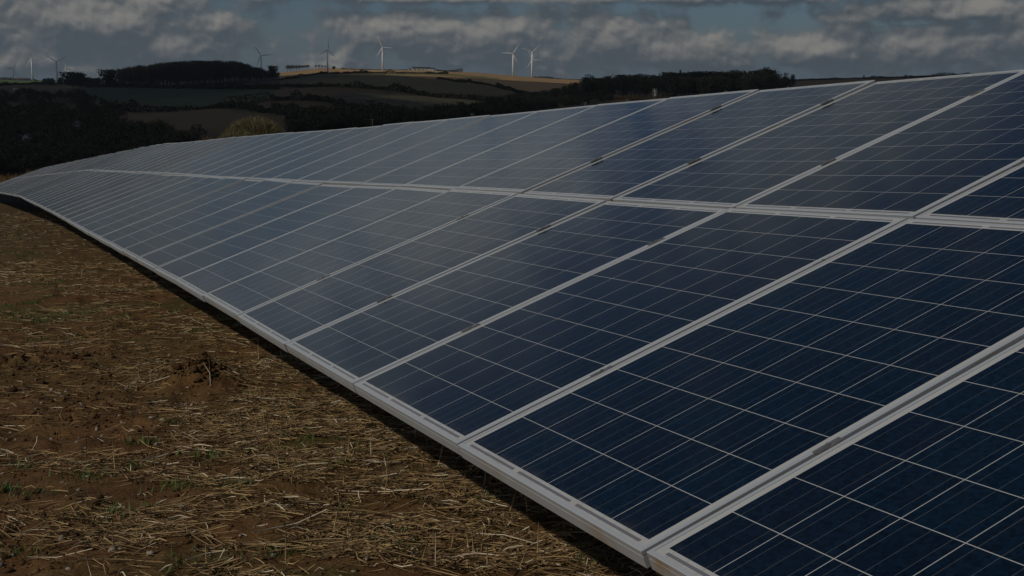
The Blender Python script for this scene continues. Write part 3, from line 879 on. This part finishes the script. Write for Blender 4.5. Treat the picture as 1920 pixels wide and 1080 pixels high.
def turbine(px, r, hub_y, base_y, blade_px, ang0, yaw, label, group='wind turbines on the far hills'):
    p = polar(px, r); r = p.y
    hubz = z_at(hub_y, r); bz = min(p.z, z_at(base_y, r)) - .5
    H = hubz - bz; L = blade_px / F_PX * r
    az0 = math.atan2(p.x, p.y)
    root = empty('wind_turbine', (p.x, p.y, bz), -az0 + yaw)
    tag(root, label, 'wind turbine', group)
    k = L / 20.0
    mb = MB(); mb.tube([(0, 0, 0), (0, 0, H * .5), (0, 0, H - .6 * k)], [1.75 * k * max(1, H / (45 * k)) ** .3, 1.45 * k, 1.1 * k], 14); link('tower', mb.mesh('tower', white, True), root)
    mb = MB(); V0 = []
    mb.box((0, .9 * k, H), (1.8 * k, 5.2 * k, 1.9 * k)); mb.box((0, 3.0 * k, H + .25 * k), (1.4 * k, 1.6 * k, 1.3 * k)); link('nacelle', mb.mesh('nacelle', white), root)
    hub = empty('rotor', (0, -2.1 * k, H)); hub.parent = root
    mb = MB(); mb.tube([(0, .6 * k, 0), (0, -.2 * k, 0), (0, -1.0 * k, 0), (0, -1.6 * k, 0)], [1.05 * k, 1.05 * k, .8 * k, .15 * k], 12)
    hb = mb.mesh('hub', white, True); bpy.data.objects.remove(hub)
    rot = link('rotor', hb, root); rot.location = (0, -2.1 * k, H)
    for i in range(3): link('blade', blade_mb(L, R(ang0 + 120 * i)).mesh('blade', white, True), rot)


turbine(25.5, 2480, 129.6, 150, 16, 34, .5, 'tiny dim turbine at the far left border')
turbine(62, 2300, 111.1, 151, 20.2, -29, .12, 'bright white turbine, second from the left, one blade pointing right')
turbine(107.8, 1700, 116.7, 158.9, 21.5, 62, -.15, 'dim grey turbine with two blades raised like a Y')
turbine(124.3, 2480, 128.4, 148, 11, -15, .4, 'small pale turbine half hidden behind the domed evergreen, left of its pair')
turbine(130.3, 2490, 128.8, 148, 11, -40, -.5, 'small pale turbine half hidden behind the domed evergreen, right of its pair')
turbine(491, 1700, 105.6, 150, 22.5, -36, .1, 'dark turbine rising behind the bare wood')
turbine(614.9, 1660, 95.6, 137.8, 22.5, 6, .72, 'grey turbine with one blade straight up beside the clump of four trees')
turbine(718.2, 2200, 91.1, 133.3, 22.2, -27, .1, 'white turbine alone in the middle of the skyline')
turbine(962, 2250, 102.2, 142.9, 21, 33, -.1, 'white turbine left of the overlapping pair on the brown hill')
turbine(997.5, 2080, 99.6, 147.3, 22, 48, .38, 'tall white turbine in front of the overlapping pair')
turbine(998.2, 2490, 113.3, 150, 18.5, -26, .1, 'smaller pale turbine standing behind the tall white one')

grey, t, bs = material('mast_steel', (.22, .23, .24), .6, .3, .4)


def lattice_mast(px, r, top_y, label):
    p = polar(px, r); H = z_at(top_y, r) - p.z + 2; root = empty('radio_mast', (p.x, p.y, p.z - 2)); tag(root, label, 'mast')
    for a in (0, 2.09, 4.19):
        mb = MB(); mb.tube([(1.1 * math.cos(a), 1.1 * math.sin(a), 0), (.3 * math.cos(a), .3 * math.sin(a), H)], [.16, .1], 4); link('leg', mb.mesh('leg', grey), root)
    mb = MB(); n = 9
    for i in range(n):
        z0, z1 = H * i / n, H * (i + 1) / n; q0, q1 = 1.1 - .8 * i / n, 1.1 - .8 * (i + 1) / n
        for j in range(3):
            a, b = j * 2.094, (j + 1) * 2.094; mb.tube([(q0 * math.cos(a), q0 * math.sin(a), z0), (q1 * math.cos(b), q1 * math.sin(b), z1)], .07, 3)
    link('bracing', mb.mesh('bracing', grey), root)
    mb = MB(); mb.tube([(0, 0, H - .3), (0, 0, H + 1.5)], .1, 5); link('aerial', mb.mesh('aerial', grey), root)


lattice_mast(1011.2, 2450, 133, 'thin lattice radio mast right of the overlapping turbines')
lattice_mast(1859.5, 2400, 131.5, 'thin lattice radio mast near the upper right corner')

# ------------------------------------------------------------------ buildings
wallw = speckled('white_render', (.62, .61, .57), (.50, .49, .45), .6, .8)
wallg = speckled('grey_render', (.30, .29, .27), (.22, .21, .20), .6, .8)
roofm = speckled('slate_roof', (.060, .060, .065), (.040, .040, .045), 1.2, .7)
roofb = speckled('rust_roof', (.13, .085, .06), (.09, .06, .045), 1.0, .7)
dark, t, bs = material('window_glass', (.02, .022, .025), .15, 0, .5)


def house(name, p, rz, w, d, h, rh, label, wall=wallw, roof=roofm, windows=((-.25, .5), (.25, .5)), chimney=False, cat='house'):
    root = empty(name, p, rz); tag(root, label, cat)
    mb = MB(); hw, hd = w / 2, d / 2
    mb.add([(-hw, -hd, -1.5), (hw, -hd, -1.5), (hw, hd, -1.5), (-hw, hd, -1.5), (-hw, -hd, h), (hw, -hd, h), (hw, hd, h), (-hw, hd, h), (-hw, 0, h + rh), (hw, 0, h + rh)],
           [(0, 1, 5, 4), (2, 3, 7, 6), (1, 2, 6, 9, 5), (3, 0, 4, 8, 7), (4, 5, 9, 8), (6, 7, 8, 9)])
    link('wall', mb.mesh('wall', wall), root)
    mb = MB(); ov = .3
    for sgn in (-1, 1):
        e = Vector((0, sgn * (hd + ov), h - ov * rh / hd)); rdg = Vector((0, 0, h + rh)); nrm = Vector((0, sgn * rh, hd)).normalized() * .18
        P = [Vector((-hw - ov, e.y, e.z)), Vector((hw + ov, e.y, e.z)), Vector((hw + ov, 0, rdg.z)), Vector((-hw - ov, 0, rdg.z))]
        mb.add([q + nrm * .1 for q in P] + [q + nrm for q in P], [(0, 1, 2, 3), (7, 6, 5, 4), (0, 4, 5, 1), (1, 5, 6, 2), (2, 6, 7, 3), (3, 7, 4, 0)])
    ro = link('roof', mb.mesh('roof', roof), root)
    if chimney:
        mb = MB(); mb.box((hw * .7, 0, h + rh + .5), (.8, .7, 1.8)); mb.box((hw * .7, 0, h + rh + 1.45), (.95, .85, .14)); mb.tube([(hw * .7, 0, h + rh + 1.5), (hw * .7, 0, h + rh + 1.9)], .14, 6)
        link('chimney', mb.mesh('chimney', wall), ro)
    for (fx, fz) in windows:
        mb = MB(); mb.box((fx * w, -hd - .02, fz * h), (w * .11, .06, h * .36)); link('window', mb.mesh('window', dark), root)


def face(p): return -math.atan2(p.x, p.y)


p = polar(790, 2350); house('farm_building', p, face(p) + .1, 34, 11, 4.2, 3.0, 'long slate roofed farm building with pale walls on the skyline', windows=((-.36, .5), (-.12, .5), (.1, .5), (.3, .5)), cat='farm building')
p = polar(808, 2330); house('barn', p, face(p) - .2, 13, 10, 4.0, 2.6, 'small pale barn at the right end of the skyline farm', windows=((-.2, .45), (.2, .45)), cat='barn')
for px, h in ((770, 129), (777, 128.5), (815, 129.5), (820, 131)):
    q = polar(px, 2365); tree('farm_tree', 'oak', q, z_at(h, 2365) - q.z, 1.0, 'dark bushy tree sheltering the farm building on the skyline', 'trees round the skyline farm', rt)
p = polar(36, 2200); house('barn', p, face(p), 20, 9, 2.6, 2.0, 'low rust roofed barn on the skyline between the leftmost turbines', wall=wallg, roof=roofb, windows=((-.3, .5), (.2, .5)), cat='barn')
p = polar(52, 2210); house('cottage', p, face(p) + .3, 9, 7, 2.6, 2.0, 'pale cottage on the skyline beside the rust roofed barn', windows=((-.25, .5), (.25, .5)))
p = far_spot(29, 171); p.z = float(base_height(p.x, p.y)); house('static_caravan', p, face(p) + .1, 5.0, 2.6, 1.9, .35, 'white static caravan at the edge of the left field', roof=wallw, windows=((-.3, .6), (.05, .6), (.32, .6)), cat='caravan')
p = far_spot(140, 256); p.z = float(base_height(p.x, p.y)) + 2.2; house('cottage', p, face(p) + 1.4, 6.0, 3.2, 3.4, 1.5, 'pale gabled cottage peeping out of the valley woodland', wall=wallg, windows=((-.25, .5), (.2, .5)))
p = far_spot(45, 280); p.z = float(base_height(p.x, p.y)) + 2.6; house('cottage', p, face(p) + 1.2, 4.5, 2.4, 3.0, 1.2, 'tiny grey cottage low in the valley woodland at the left', wall=wallg, windows=((.2, .5),))

# ------------------------------------------------------------------ willow bush, bracken and tall dry grass behind the array


def twig_mass(name, centre, n, spread, hmax, lean, mat_, label, cat, seed, seglen=.5, wd=.012, kind=None, dome=True):
    """many upright slightly bent stems"""
    rng = np.random.default_rng(seed); Vs = []; Fs = []; b = 0
    for lv in range(3):
        a = rng.uniform(0, 6.28, n); q = np.sqrt(rng.random(n)); bx = np.cos(a) * q * spread[0]; by = np.sin(a) * q * spread[1]
        top = hmax * (np.maximum(.02, 1 - q * q * .93) ** .36 if dome else rng.uniform(.5, 1.0, n))
        z0 = top * rng.uniform(.0, .8, n); ln = np.minimum(top - z0 + .05, rng.uniform(.5, 1.4, n) * seglen * 2)
        C0 = np.stack([bx * (.55 + .45 * z0 / hmax if dome else 1), by, z0], 1)
        d = np.stack([bx / spread[0] * lean + rng.normal(0, .22, n), by / spread[1] * lean + rng.normal(0, .22, n), np.ones(n)], 1); d /= np.linalg.norm(d, axis=1)[:, None]
        e = np.cross(d, rand_unit(rng, n)); e /= np.linalg.norm(e, axis=1)[:, None]
        w0 = wd * rng.uniform(.7, 1.4, n)[:, None]
        V = np.concatenate([C0 - e * w0, C0 + e * w0, C0 + d * ln[:, None] + e * w0 * .4, C0 + d * ln[:, None] - e * w0 * .4]); i = np.arange(n)
        Fs.append(np.stack([i, i + n, i + 2 * n, i + 3 * n], 1) + b); Vs.append(V); b += len(V)
    V = np.concatenate(Vs); gz = np.array([0.0]); g0 = float(base_height(centre[0], centre[1]))
    V[:, 2] += base_height(V[:, 0] + centre[0], V[:, 1] + centre[1]) - g0
    o = link(name, mesh_np(name, V, np.concatenate(Fs), mat_), None, Matrix.Translation((centre[0], centre[1], g0)))
    return tag(o, label, cat, None, kind)


R_B = 120
p = polar(474, R_B); h = z_at(190, R_B) - p.z
bush = twig_mass('willow_bush', (p.x, p.y), 32000, (4.4, 3.6), h, .75, m_will, 'rounded olive yellow willow bush rising behind the panels', 'bush', 31, .26, .016)
p = polar(443, R_B - 3); h = z_at(219, R_B) - p.z
twig_mass('willow_bush', (p.x, p.y), 14000, (3.4, 2.6), h, .6, m_will, 'lower olive willow bush leaning on the left of the rounded one', 'bush', 32, .28, .018)
p = polar(518, R_B + 2); h = z_at(238, R_B) - p.z
twig_mass('willow_bush', (p.x, p.y), 2000, (.9, 1.0), h, .5, m_will, 'small willow bush at the right foot of the rounded one', 'bush', 33, .45, .016)
m_brack = leaf_mat('bracken', (.17, .075, .025), (.24, .125, .045), 3.0)
m_dry = leaf_mat('dry_grass', (.17, .095, .04), (.27, .17, .075), 3.0)
p = polar(392, 118); h = z_at(241, 118) - p.z
twig_mass('bracken', (p.x, p.y), 4500, (2.4, 1.6), h, .3, m_brack, 'rust coloured bracken beside the willow bush', 'bracken', 34, .35, .02, 'stuff')
for j, (px, r, ty, sp, lab) in enumerate([(-40, 128, 322, (5.0, 3.0), 'orange'), (30, 124, 322, (3.2, 2.5), 'orange'), (64, 121, 313, (1.4, 1.4), 'tall')]):
    p = polar(px, r); h = max(.8, z_at(ty, r) - p.z)
    twig_mass('dry_grass', (p.x, p.y), 2600, sp, h, .2, m_dry, '%s dry grass standing beyond the far end of the panels%s' % (lab, ['', ', nearest the border', ', in a plume'][j]), 'dry grass', 40 + j, .4, .014, 'stuff', False)
m_bank = leaf_mat('bank_grass', (.12, .075, .035), (.19, .125, .055), 3.0)
p = polar(1235, 1000); twig_mass('rough_grass', (p.x, p.y), 5000, (42, 5), 2.6, .2, m_bank, 'strip of brown rough grass below the dark wood', 'rough grass', 51, .8, .08, 'stuff', False)

# ------------------------------------------------------------------ poles behind the array, cabinet, white fence
polem = speckled('pole_grey', (.20, .20, .19), (.14, .14, .13), 4.0, .6)
for (px, top, r, lab) in [(697, 222.5, 74, 'slim grey pole with crossbar sticking up behind the panels, leftmost of the poles'), (885, 212, 70, 'slim grey pole with crossbar behind the panels below the brown hill'),
                          (1097.5, 191.5, 66, 'slim grey pole with crossbar behind the panels before the dark wood'), (1176.5, 185.5, 64, 'short thin pole tip behind the panels left of the pale cabinet'),
                          (1361, 170.5, 58, 'thin pole tip behind the panels in front of the right part of the wood')]:
    p = polar(px, r); H = z_at(top, r) - p.z; root = empty('fence_pole', p, face(p)); tag(root, lab, 'pole', 'poles behind the array')
    mb = MB(); mb.tube([(0, 0, -.3), (0, 0, H)], [.024, .016], 6); link('shaft', mb.mesh('shaft', polem), root)
    mb = MB(); mb.bar((-.10, 0, H - .015), (.10, 0, H - .015), .018, .02); link('crossbar', mb.mesh('crossbar', polem), root)
r = 150; p = polar(1228, r); zt = z_at(166.5, r) - p.z; zb = z_at(180, r) - p.z; root = empty('weather_station', p, face(p)); tag(root, 'pale boxy instrument frame on a post before the dark wood', 'instrument')
mb = MB(); mb.tube([(0, 0, -.3), (0, 0, zb)], .05, 6); link('post', mb.mesh('post', polem), root)
mb = MB(); hh = (zt - zb)
for sx in (-.22, .22): mb.bar((sx, 0, zb), (sx, 0, zt), .05, .05, Vector((0, 1, 0)))
for zq in (zb, zb + hh * .5, zt): mb.bar((-.22, 0, zq), (.22, 0, zq), .05, .05)
link('lattice', mb.mesh('lattice', polem), root)
mb = MB(); mb.box((.03, 0, zb + hh * .24), (.26, .2, hh * .42)); mb.box((.03, -.02, zb + hh * .47), (.32, .28, .04)); link('cabinet', mb.mesh('cabinet', wallg), root)
mb = MB(); mb.box((-.02, 0, zb + hh * .74), (.2, .14, hh * .3)); link('sensor_box', mb.mesh('sensor_box', wallg), root)
r = 260; p = polar(1470, r); zt = z_at(166.5, r) - p.z; root = empty('picket_fence', p, face(p)); tag(root, 'row of small white pickets just above the panels under the bare pair', 'fence')
for i in range(7):
    mb = MB(); xx = (-13 + i * 3.6) / F_PX * r; mb.box((xx, 0, zt / 2), (.24, .06, zt)); mb.add([(xx - .12, 0, zt), (xx + .12, 0, zt), (xx, 0, zt + .2)], [(0, 1, 2)]); link('picket', mb.mesh('picket', wallw), root)
mb = MB(); mb.bar((-13 / F_PX * r, .05, zt - .25), (10 / F_PX * r, .05, zt - .25), .05, .14); link('rail', mb.mesh('rail', wallw), root)
p = polar(1477.5, r + 2); zt = z_at(162.5, r) - p.z; root = empty('marker_post', p, 0); tag(root, 'thick white post standing taller than the picket row', 'post')
mb = MB(); mb.tube([(0, 0, -.3), (0, 0, zt - .06), (0, 0, zt)], [.16, .16, .1], 10); link('shaft', mb.mesh('shaft', wallw, True), root)
mb = MB(); mb.tube([(0, 0, zt), (0, 0, zt + .05), (0, 0, zt + .12)], [.19, .19, .05], 10); link('cap', mb.mesh('cap', wallg), root)

# ------------------------------------------------------------------ stubble, weeds, clods and stones on the near ground


def straw_density(px, py):
    d = np.where(py < 560, .55, .0)
    G = lambda cx, cy, rx, ry: np.exp(-((px - cx) / rx) ** 2 - ((py - cy) / ry) ** 2)
    d = np.maximum(d, .75 * G(250, 615, 300, 45)); d = np.maximum(d, .9 * G(560, 640, 230, 60)); d = np.maximum(d, 1.1 * G(620, 760, 240, 90))
    d = np.maximum(d, 1.2 * G(760, 900, 260, 110)); d = np.maximum(d, 1.0 * G(420, 895, 220, 16)); d = np.maximum(d, 1.25 * G(700, 1030, 420, 70))
    d = np.maximum(d, 1.1 * G(950, 1000, 250, 120)); d = np.maximum(d, .35 * G(200, 960, 250, 40)); d = np.maximum(d, .3 * G(180, 860, 200, 14))
    mq = np.exp(-((px - 375) / 70) ** 2 - ((py - 705) / 45) ** 2)
    return np.maximum(d * (1 - .85 * mq), .045)


def scatter(n, rmin, rmax, rng, pw=1.0):
    r = np.sqrt(rng.uniform(rmin ** 2, rmax ** 2, n)); a = np.radians(rng.uniform(-25.5, 8, n)); x, y = r * np.sin(a), r * np.cos(a)
    t_ = (x - P1[0]) * RN[0] + (y - P1[1]) * RN[1]
    ok = t_ < 1.7
    return x[ok], y[ok]


def straw(name, n, rmin, rmax, wscale, lscale, label, seed):
    rng = np.random.default_rng(seed); x, y = scatter(n, rmin, rmax, rng); z0 = near_height(x, y); px, py = pix(x, y, z0)
    den = straw_density(px, py) * np.clip(2.8 * sstep(fbm(x / .55, y / .3, 131, 4), .34, .70), .09, 2)
    keep = rng.random(len(x)) < den; x, y = x[keep], y[keep]; n = len(x)
    L = np.clip(rng.lognormal(math.log(.085), .6, n), .025, .34) * lscale; th = rng.normal(0, .72, n) + .08; up = rng.random(n) < .007
    rad = rng.uniform(.0011, .0031, n) * wscale
    hx, hy = np.cos(th) * L / 2, np.sin(th) * L / 2
    lift = rng.random(n) ** 2 * .028
    gz = lambda qx, qy: ground_z(qx, qy)
    za = gz(x - hx, y - hy) + lift + rad; zb = gz(x + hx, y + hy) + rng.random(n) ** 2 * .03 + rad; zm = np.maximum(gz(x, y) + rad * .5, (za + zb) / 2 + rng.normal(0, .006, n))
    bend = rng.normal(0, .07, n) * L
    A = np.stack([x - hx, y - hy, za], 1); B = np.stack([x + hx, y + hy, zb], 1); M_ = np.stack([x - hy / L * bend * 2, y + hx / L * bend * 2, zm], 1)
    ul = rng.uniform(.05, .16, n); B[up] = A[up] + np.stack([rng.normal(0, .02, up.sum()), rng.normal(0, .02, up.sum()), ul[up]], 1); M_[up] = (A[up] + B[up]) / 2
    d = B - A; d /= np.linalg.norm(d, axis=1)[:, None]; e1 = np.cross(d, np.array([0, .3, 1.0])); e1 /= np.linalg.norm(e1, axis=1)[:, None]; e2 = np.cross(d, e1)
    Vs = []
    for Pt, sc in ((A, 1.0), (M_, 1.0), (B, .7)):
        for k in range(4):
            a = k * math.pi / 2; Vs.append(Pt + (e1 * math.cos(a) + e2 * math.sin(a)) * (rad * sc)[:, None])
    V = np.concatenate(Vs); i = np.arange(n); Fs = []
    for s_ in range(2):
        for k in range(4):
            a, b = s_ * 4 + k, s_ * 4 + (k + 1) % 4; Fs.append(np.stack([a * n + i, b * n + i, (b + 4) * n + i, (a + 4) * n + i], 1))
    Fs.append(np.stack([i, n + i, 2 * n + i, 3 * n + i], 1)); Fs.append(np.stack([11 * n + i, 10 * n + i, 9 * n + i, 8 * n + i], 1))
    tt = rng.random(n)[:, None] ** (1.45 if wscale < 1.4 else 2.3)
    c = np.array([.112, .066, .030]) * (1 - tt) + np.array([.54, .37, .17]) * tt
    br = rng.random(n) < .05; c[br] = np.array([.78, .67, .47])
    o = link(name, mesh_np(name, V, np.concatenate(Fs), m_straw, np.tile(c, (12, 1)))); tag(o, label, 'straw', None, 'stuff')


m_straw = albedo_mat('straw', .7, .3, .3, 60.0)
straw('straw', 74000, 3.2, 9.5, 1.0, 1.0, 'pale broken straw strewn over the near soil', 201)
straw('straw', 26000, 9.0, 20.0, 1.3, 1.2, 'straw and stubble thinning out towards the far ground', 202)
straw('straw', 30000, 19.0, 46.0, 1.5, 1.2, 'distant stubble along the array', 203)


def weeds():
    rng = np.random.default_rng(77); spots = []
    for (px, py) in [(20, 590), (90, 560), (150, 598), (210, 602), (310, 540), (235, 595), (160, 480), (300, 600), (210, 965), (195, 970), (255, 958), (160, 895), (320, 795), (330, 590), (390, 905), (450, 912), (520, 742), (490, 745), (610, 770), (545, 828), (525, 875), (625, 878), (755, 1030), (915, 945), (1105, 1065), (395, 855), (270, 832), (395, 1063), (525, 1040), (500, 848), (560, 742), (240, 872), (60, 935), (10, 925), (45, 870), (640, 850), (465, 610), (430, 595), (370, 620), (120, 640), (330, 905), (700, 1008), (40, 1045), (610, 955)]:
        spots.append((*plane_hit(px, py), 1.0))
    for i in range(420):
        px, py = rng.uniform(0, 700), rng.uniform(420, 640); q = plane_hit(px, py)
        if (q[0] - P1[0]) * RN[0] + (q[1] - P1[1]) * RN[1] < -.1 and fbm(np.array(q[0] / 2.5), np.array(q[1] / .8), 161, 3) > .5: spots.append((*q, rng.uniform(.6, 1.4)))
    Vs = []; Fs = []; Cs = []; b = 0
    for (x, y, s_) in spots:
        n = int(rng.integers(40, 95)); spread = rng.uniform(.03, .09) * s_
        bx, by = x + rng.normal(0, spread * 1.5, n), y + rng.normal(0, spread, n); bz = ground_z(bx, by)
        a = rng.uniform(0, 6.28, n); L = rng.uniform(.018, .055, n) * (s_ ** .5); ln = rng.uniform(.2, 1.1, n)
        B = np.stack([bx, by, bz], 1); d = np.stack([np.cos(a) * ln, np.sin(a) * ln, np.ones(n)], 1); d /= np.linalg.norm(d, axis=1)[:, None]
        e = np.stack([-np.sin(a), np.cos(a), np.zeros(n)], 1) * rng.uniform(.0015, .004, n)[:, None]
        T = B + d * L[:, None]; T[:, 2] -= ln * .008
        V = np.concatenate([B - e, B + e, T + e * .3, T - e * .3]); i = np.arange(n); Fs.append(np.stack([i, i + n, i + 2 * n, i + 3 * n], 1) + b); b += len(V); Vs.append(V)
        c = np.array([.060, .125, .026]) * (.7 + .7 * rng.random(n))[:, None] + np.array([.03, .01, 0]) * rng.random(n)[:, None]; Cs.append(np.tile(c, (4, 1)))
    o = link('weeds', mesh_np('weeds', np.concatenate(Vs), np.concatenate(Fs), albedo_mat('weed_leaves', .6, .3, .2, 40.0), np.concatenate(Cs))); tag(o, 'small green weeds and moss tufts sprouting through the straw', 'weeds', None, 'stuff')


weeds()


def lumps(name, X, Y, S, col, label, cat, seed, sink=.3):
    rng = np.random.default_rng(seed); import bmesh
    bm = bmesh.new(); bmesh.ops.create_icosphere(bm, subdivisions=2 if len(X) < 3000 else 1, radius=1.0); U = np.array([v.co[:] for v in bm.verts]); T = np.array([[v.index for v in f.verts] for f in bm.faces]); bm.free()
    n = len(X); m_ = len(U); Z = ground_z(X, Y); Vs = []
    ph = rng.uniform(0, 50, (n, 1))
    rad = .35 + 1.3 * fbm(U[None, :, 0] * 1.7 + ph, U[None, :, 1] * 1.7 + U[None, :, 2] * 1.5 + ph * .7, seed, 3)
    sx, sy, sz = [S[:, None] * rng.uniform(.7, 1.3, (n, 1)) for _ in range(3)]
    V = np.stack([X[:, None] + U[None, :, 0] * rad * sx, Y[:, None] + U[None, :, 1] * rad * sy, Z[:, None] + S[:, None] * (1 - sink) * .4 + U[None, :, 2] * rad * sz * .75], -1).reshape(-1, 3)
    Fq = (T[None] + (np.arange(n) * m_)[:, None, None]).reshape(-1, 3)
    c = np.array(col[0]) + (np.array(col[1]) - np.array(col[0])) * rng.random((n, 1)); C = np.repeat(c, m_, axis=0)
    o = link(name, mesh_np(name, V, Fq, m_lump, C, smooth=True)); tag(o, label, cat, None, 'stuff')


m_lump = albedo_mat('earth_lumps', .95, .1, .35, 40.0)
rng = np.random.default_rng(9)
x, y = scatter(42000, 3.2, 12, rng); keep = rng.random(len(x)) < .05 + .75 * soil_mask(x, y) * sstep(fbm(x / .35, y / .35, 171, 3), .38, .62); x, y = x[keep], y[keep]
S = np.clip(rng.lognormal(math.log(.0052), .5, len(x)), .0025, .018)
lumps('soil_crumbs', x, y, S, ((.060, .032, .014), (.150, .086, .036)), 'fine crumbs of brown earth over the bare patches', 'soil', 6)
xm = [MOUND[0] + rng.normal(0, .17, 220), MOUND2[0] + rng.normal(0, .34, 130)]; ym = [MOUND[1] + rng.normal(0, .12, 220), MOUND2[1] + rng.normal(0, .25, 130)]
xq, yq = scatter(1500, 3.2, 11, rng); kq = rng.random(len(xq)) < .6 * soil_mask(xq, yq)
x = np.concatenate([xq[kq]] + xm); y = np.concatenate([yq[kq]] + ym)
S = np.clip(rng.lognormal(math.log(.011), .5, len(x)), .005, .034)
lumps('soil_clods', x, y, S, ((.055, .030, .013), (.125, .070, .030)), 'crumbly brown clods of earth heaped on the bare patches', 'soil', 3)
x, y = scatter(900, 3.2, 10, rng); S = np.clip(rng.lognormal(math.log(.007), .4, len(x)), .003, .016)
lumps('stones', x, y, S, ((.20, .16, .11), (.38, .32, .25)), 'small pale stones scattered among the straw', 'stones', 4, .5)

# ------------------------------------------------------------------ thin air haze over the whole place
mb = MB(); mb.box((0, 0, 40), (10400, 10400, 330))
hm = bpy.data.materials.new('haze'); hm.use_nodes = True; t = NT(hm.node_tree)
pvn = t.n('ShaderNodeVolumePrincipled'); pvn.inputs['Color'].default_value = (.86, .92, 1.0, 1); pvn.inputs['Density'].default_value = 4.5e-5; pvn.inputs['Anisotropy'].default_value = 0.15
out = t.n('ShaderNodeOutputMaterial'); t.put(out.inputs['Volume'], pvn.outputs[0])
tag(link('haze', mb.mesh('haze', hm)), 'thin pale haze of the air between the panels and the far hills', 'haze', None, 'stuff')
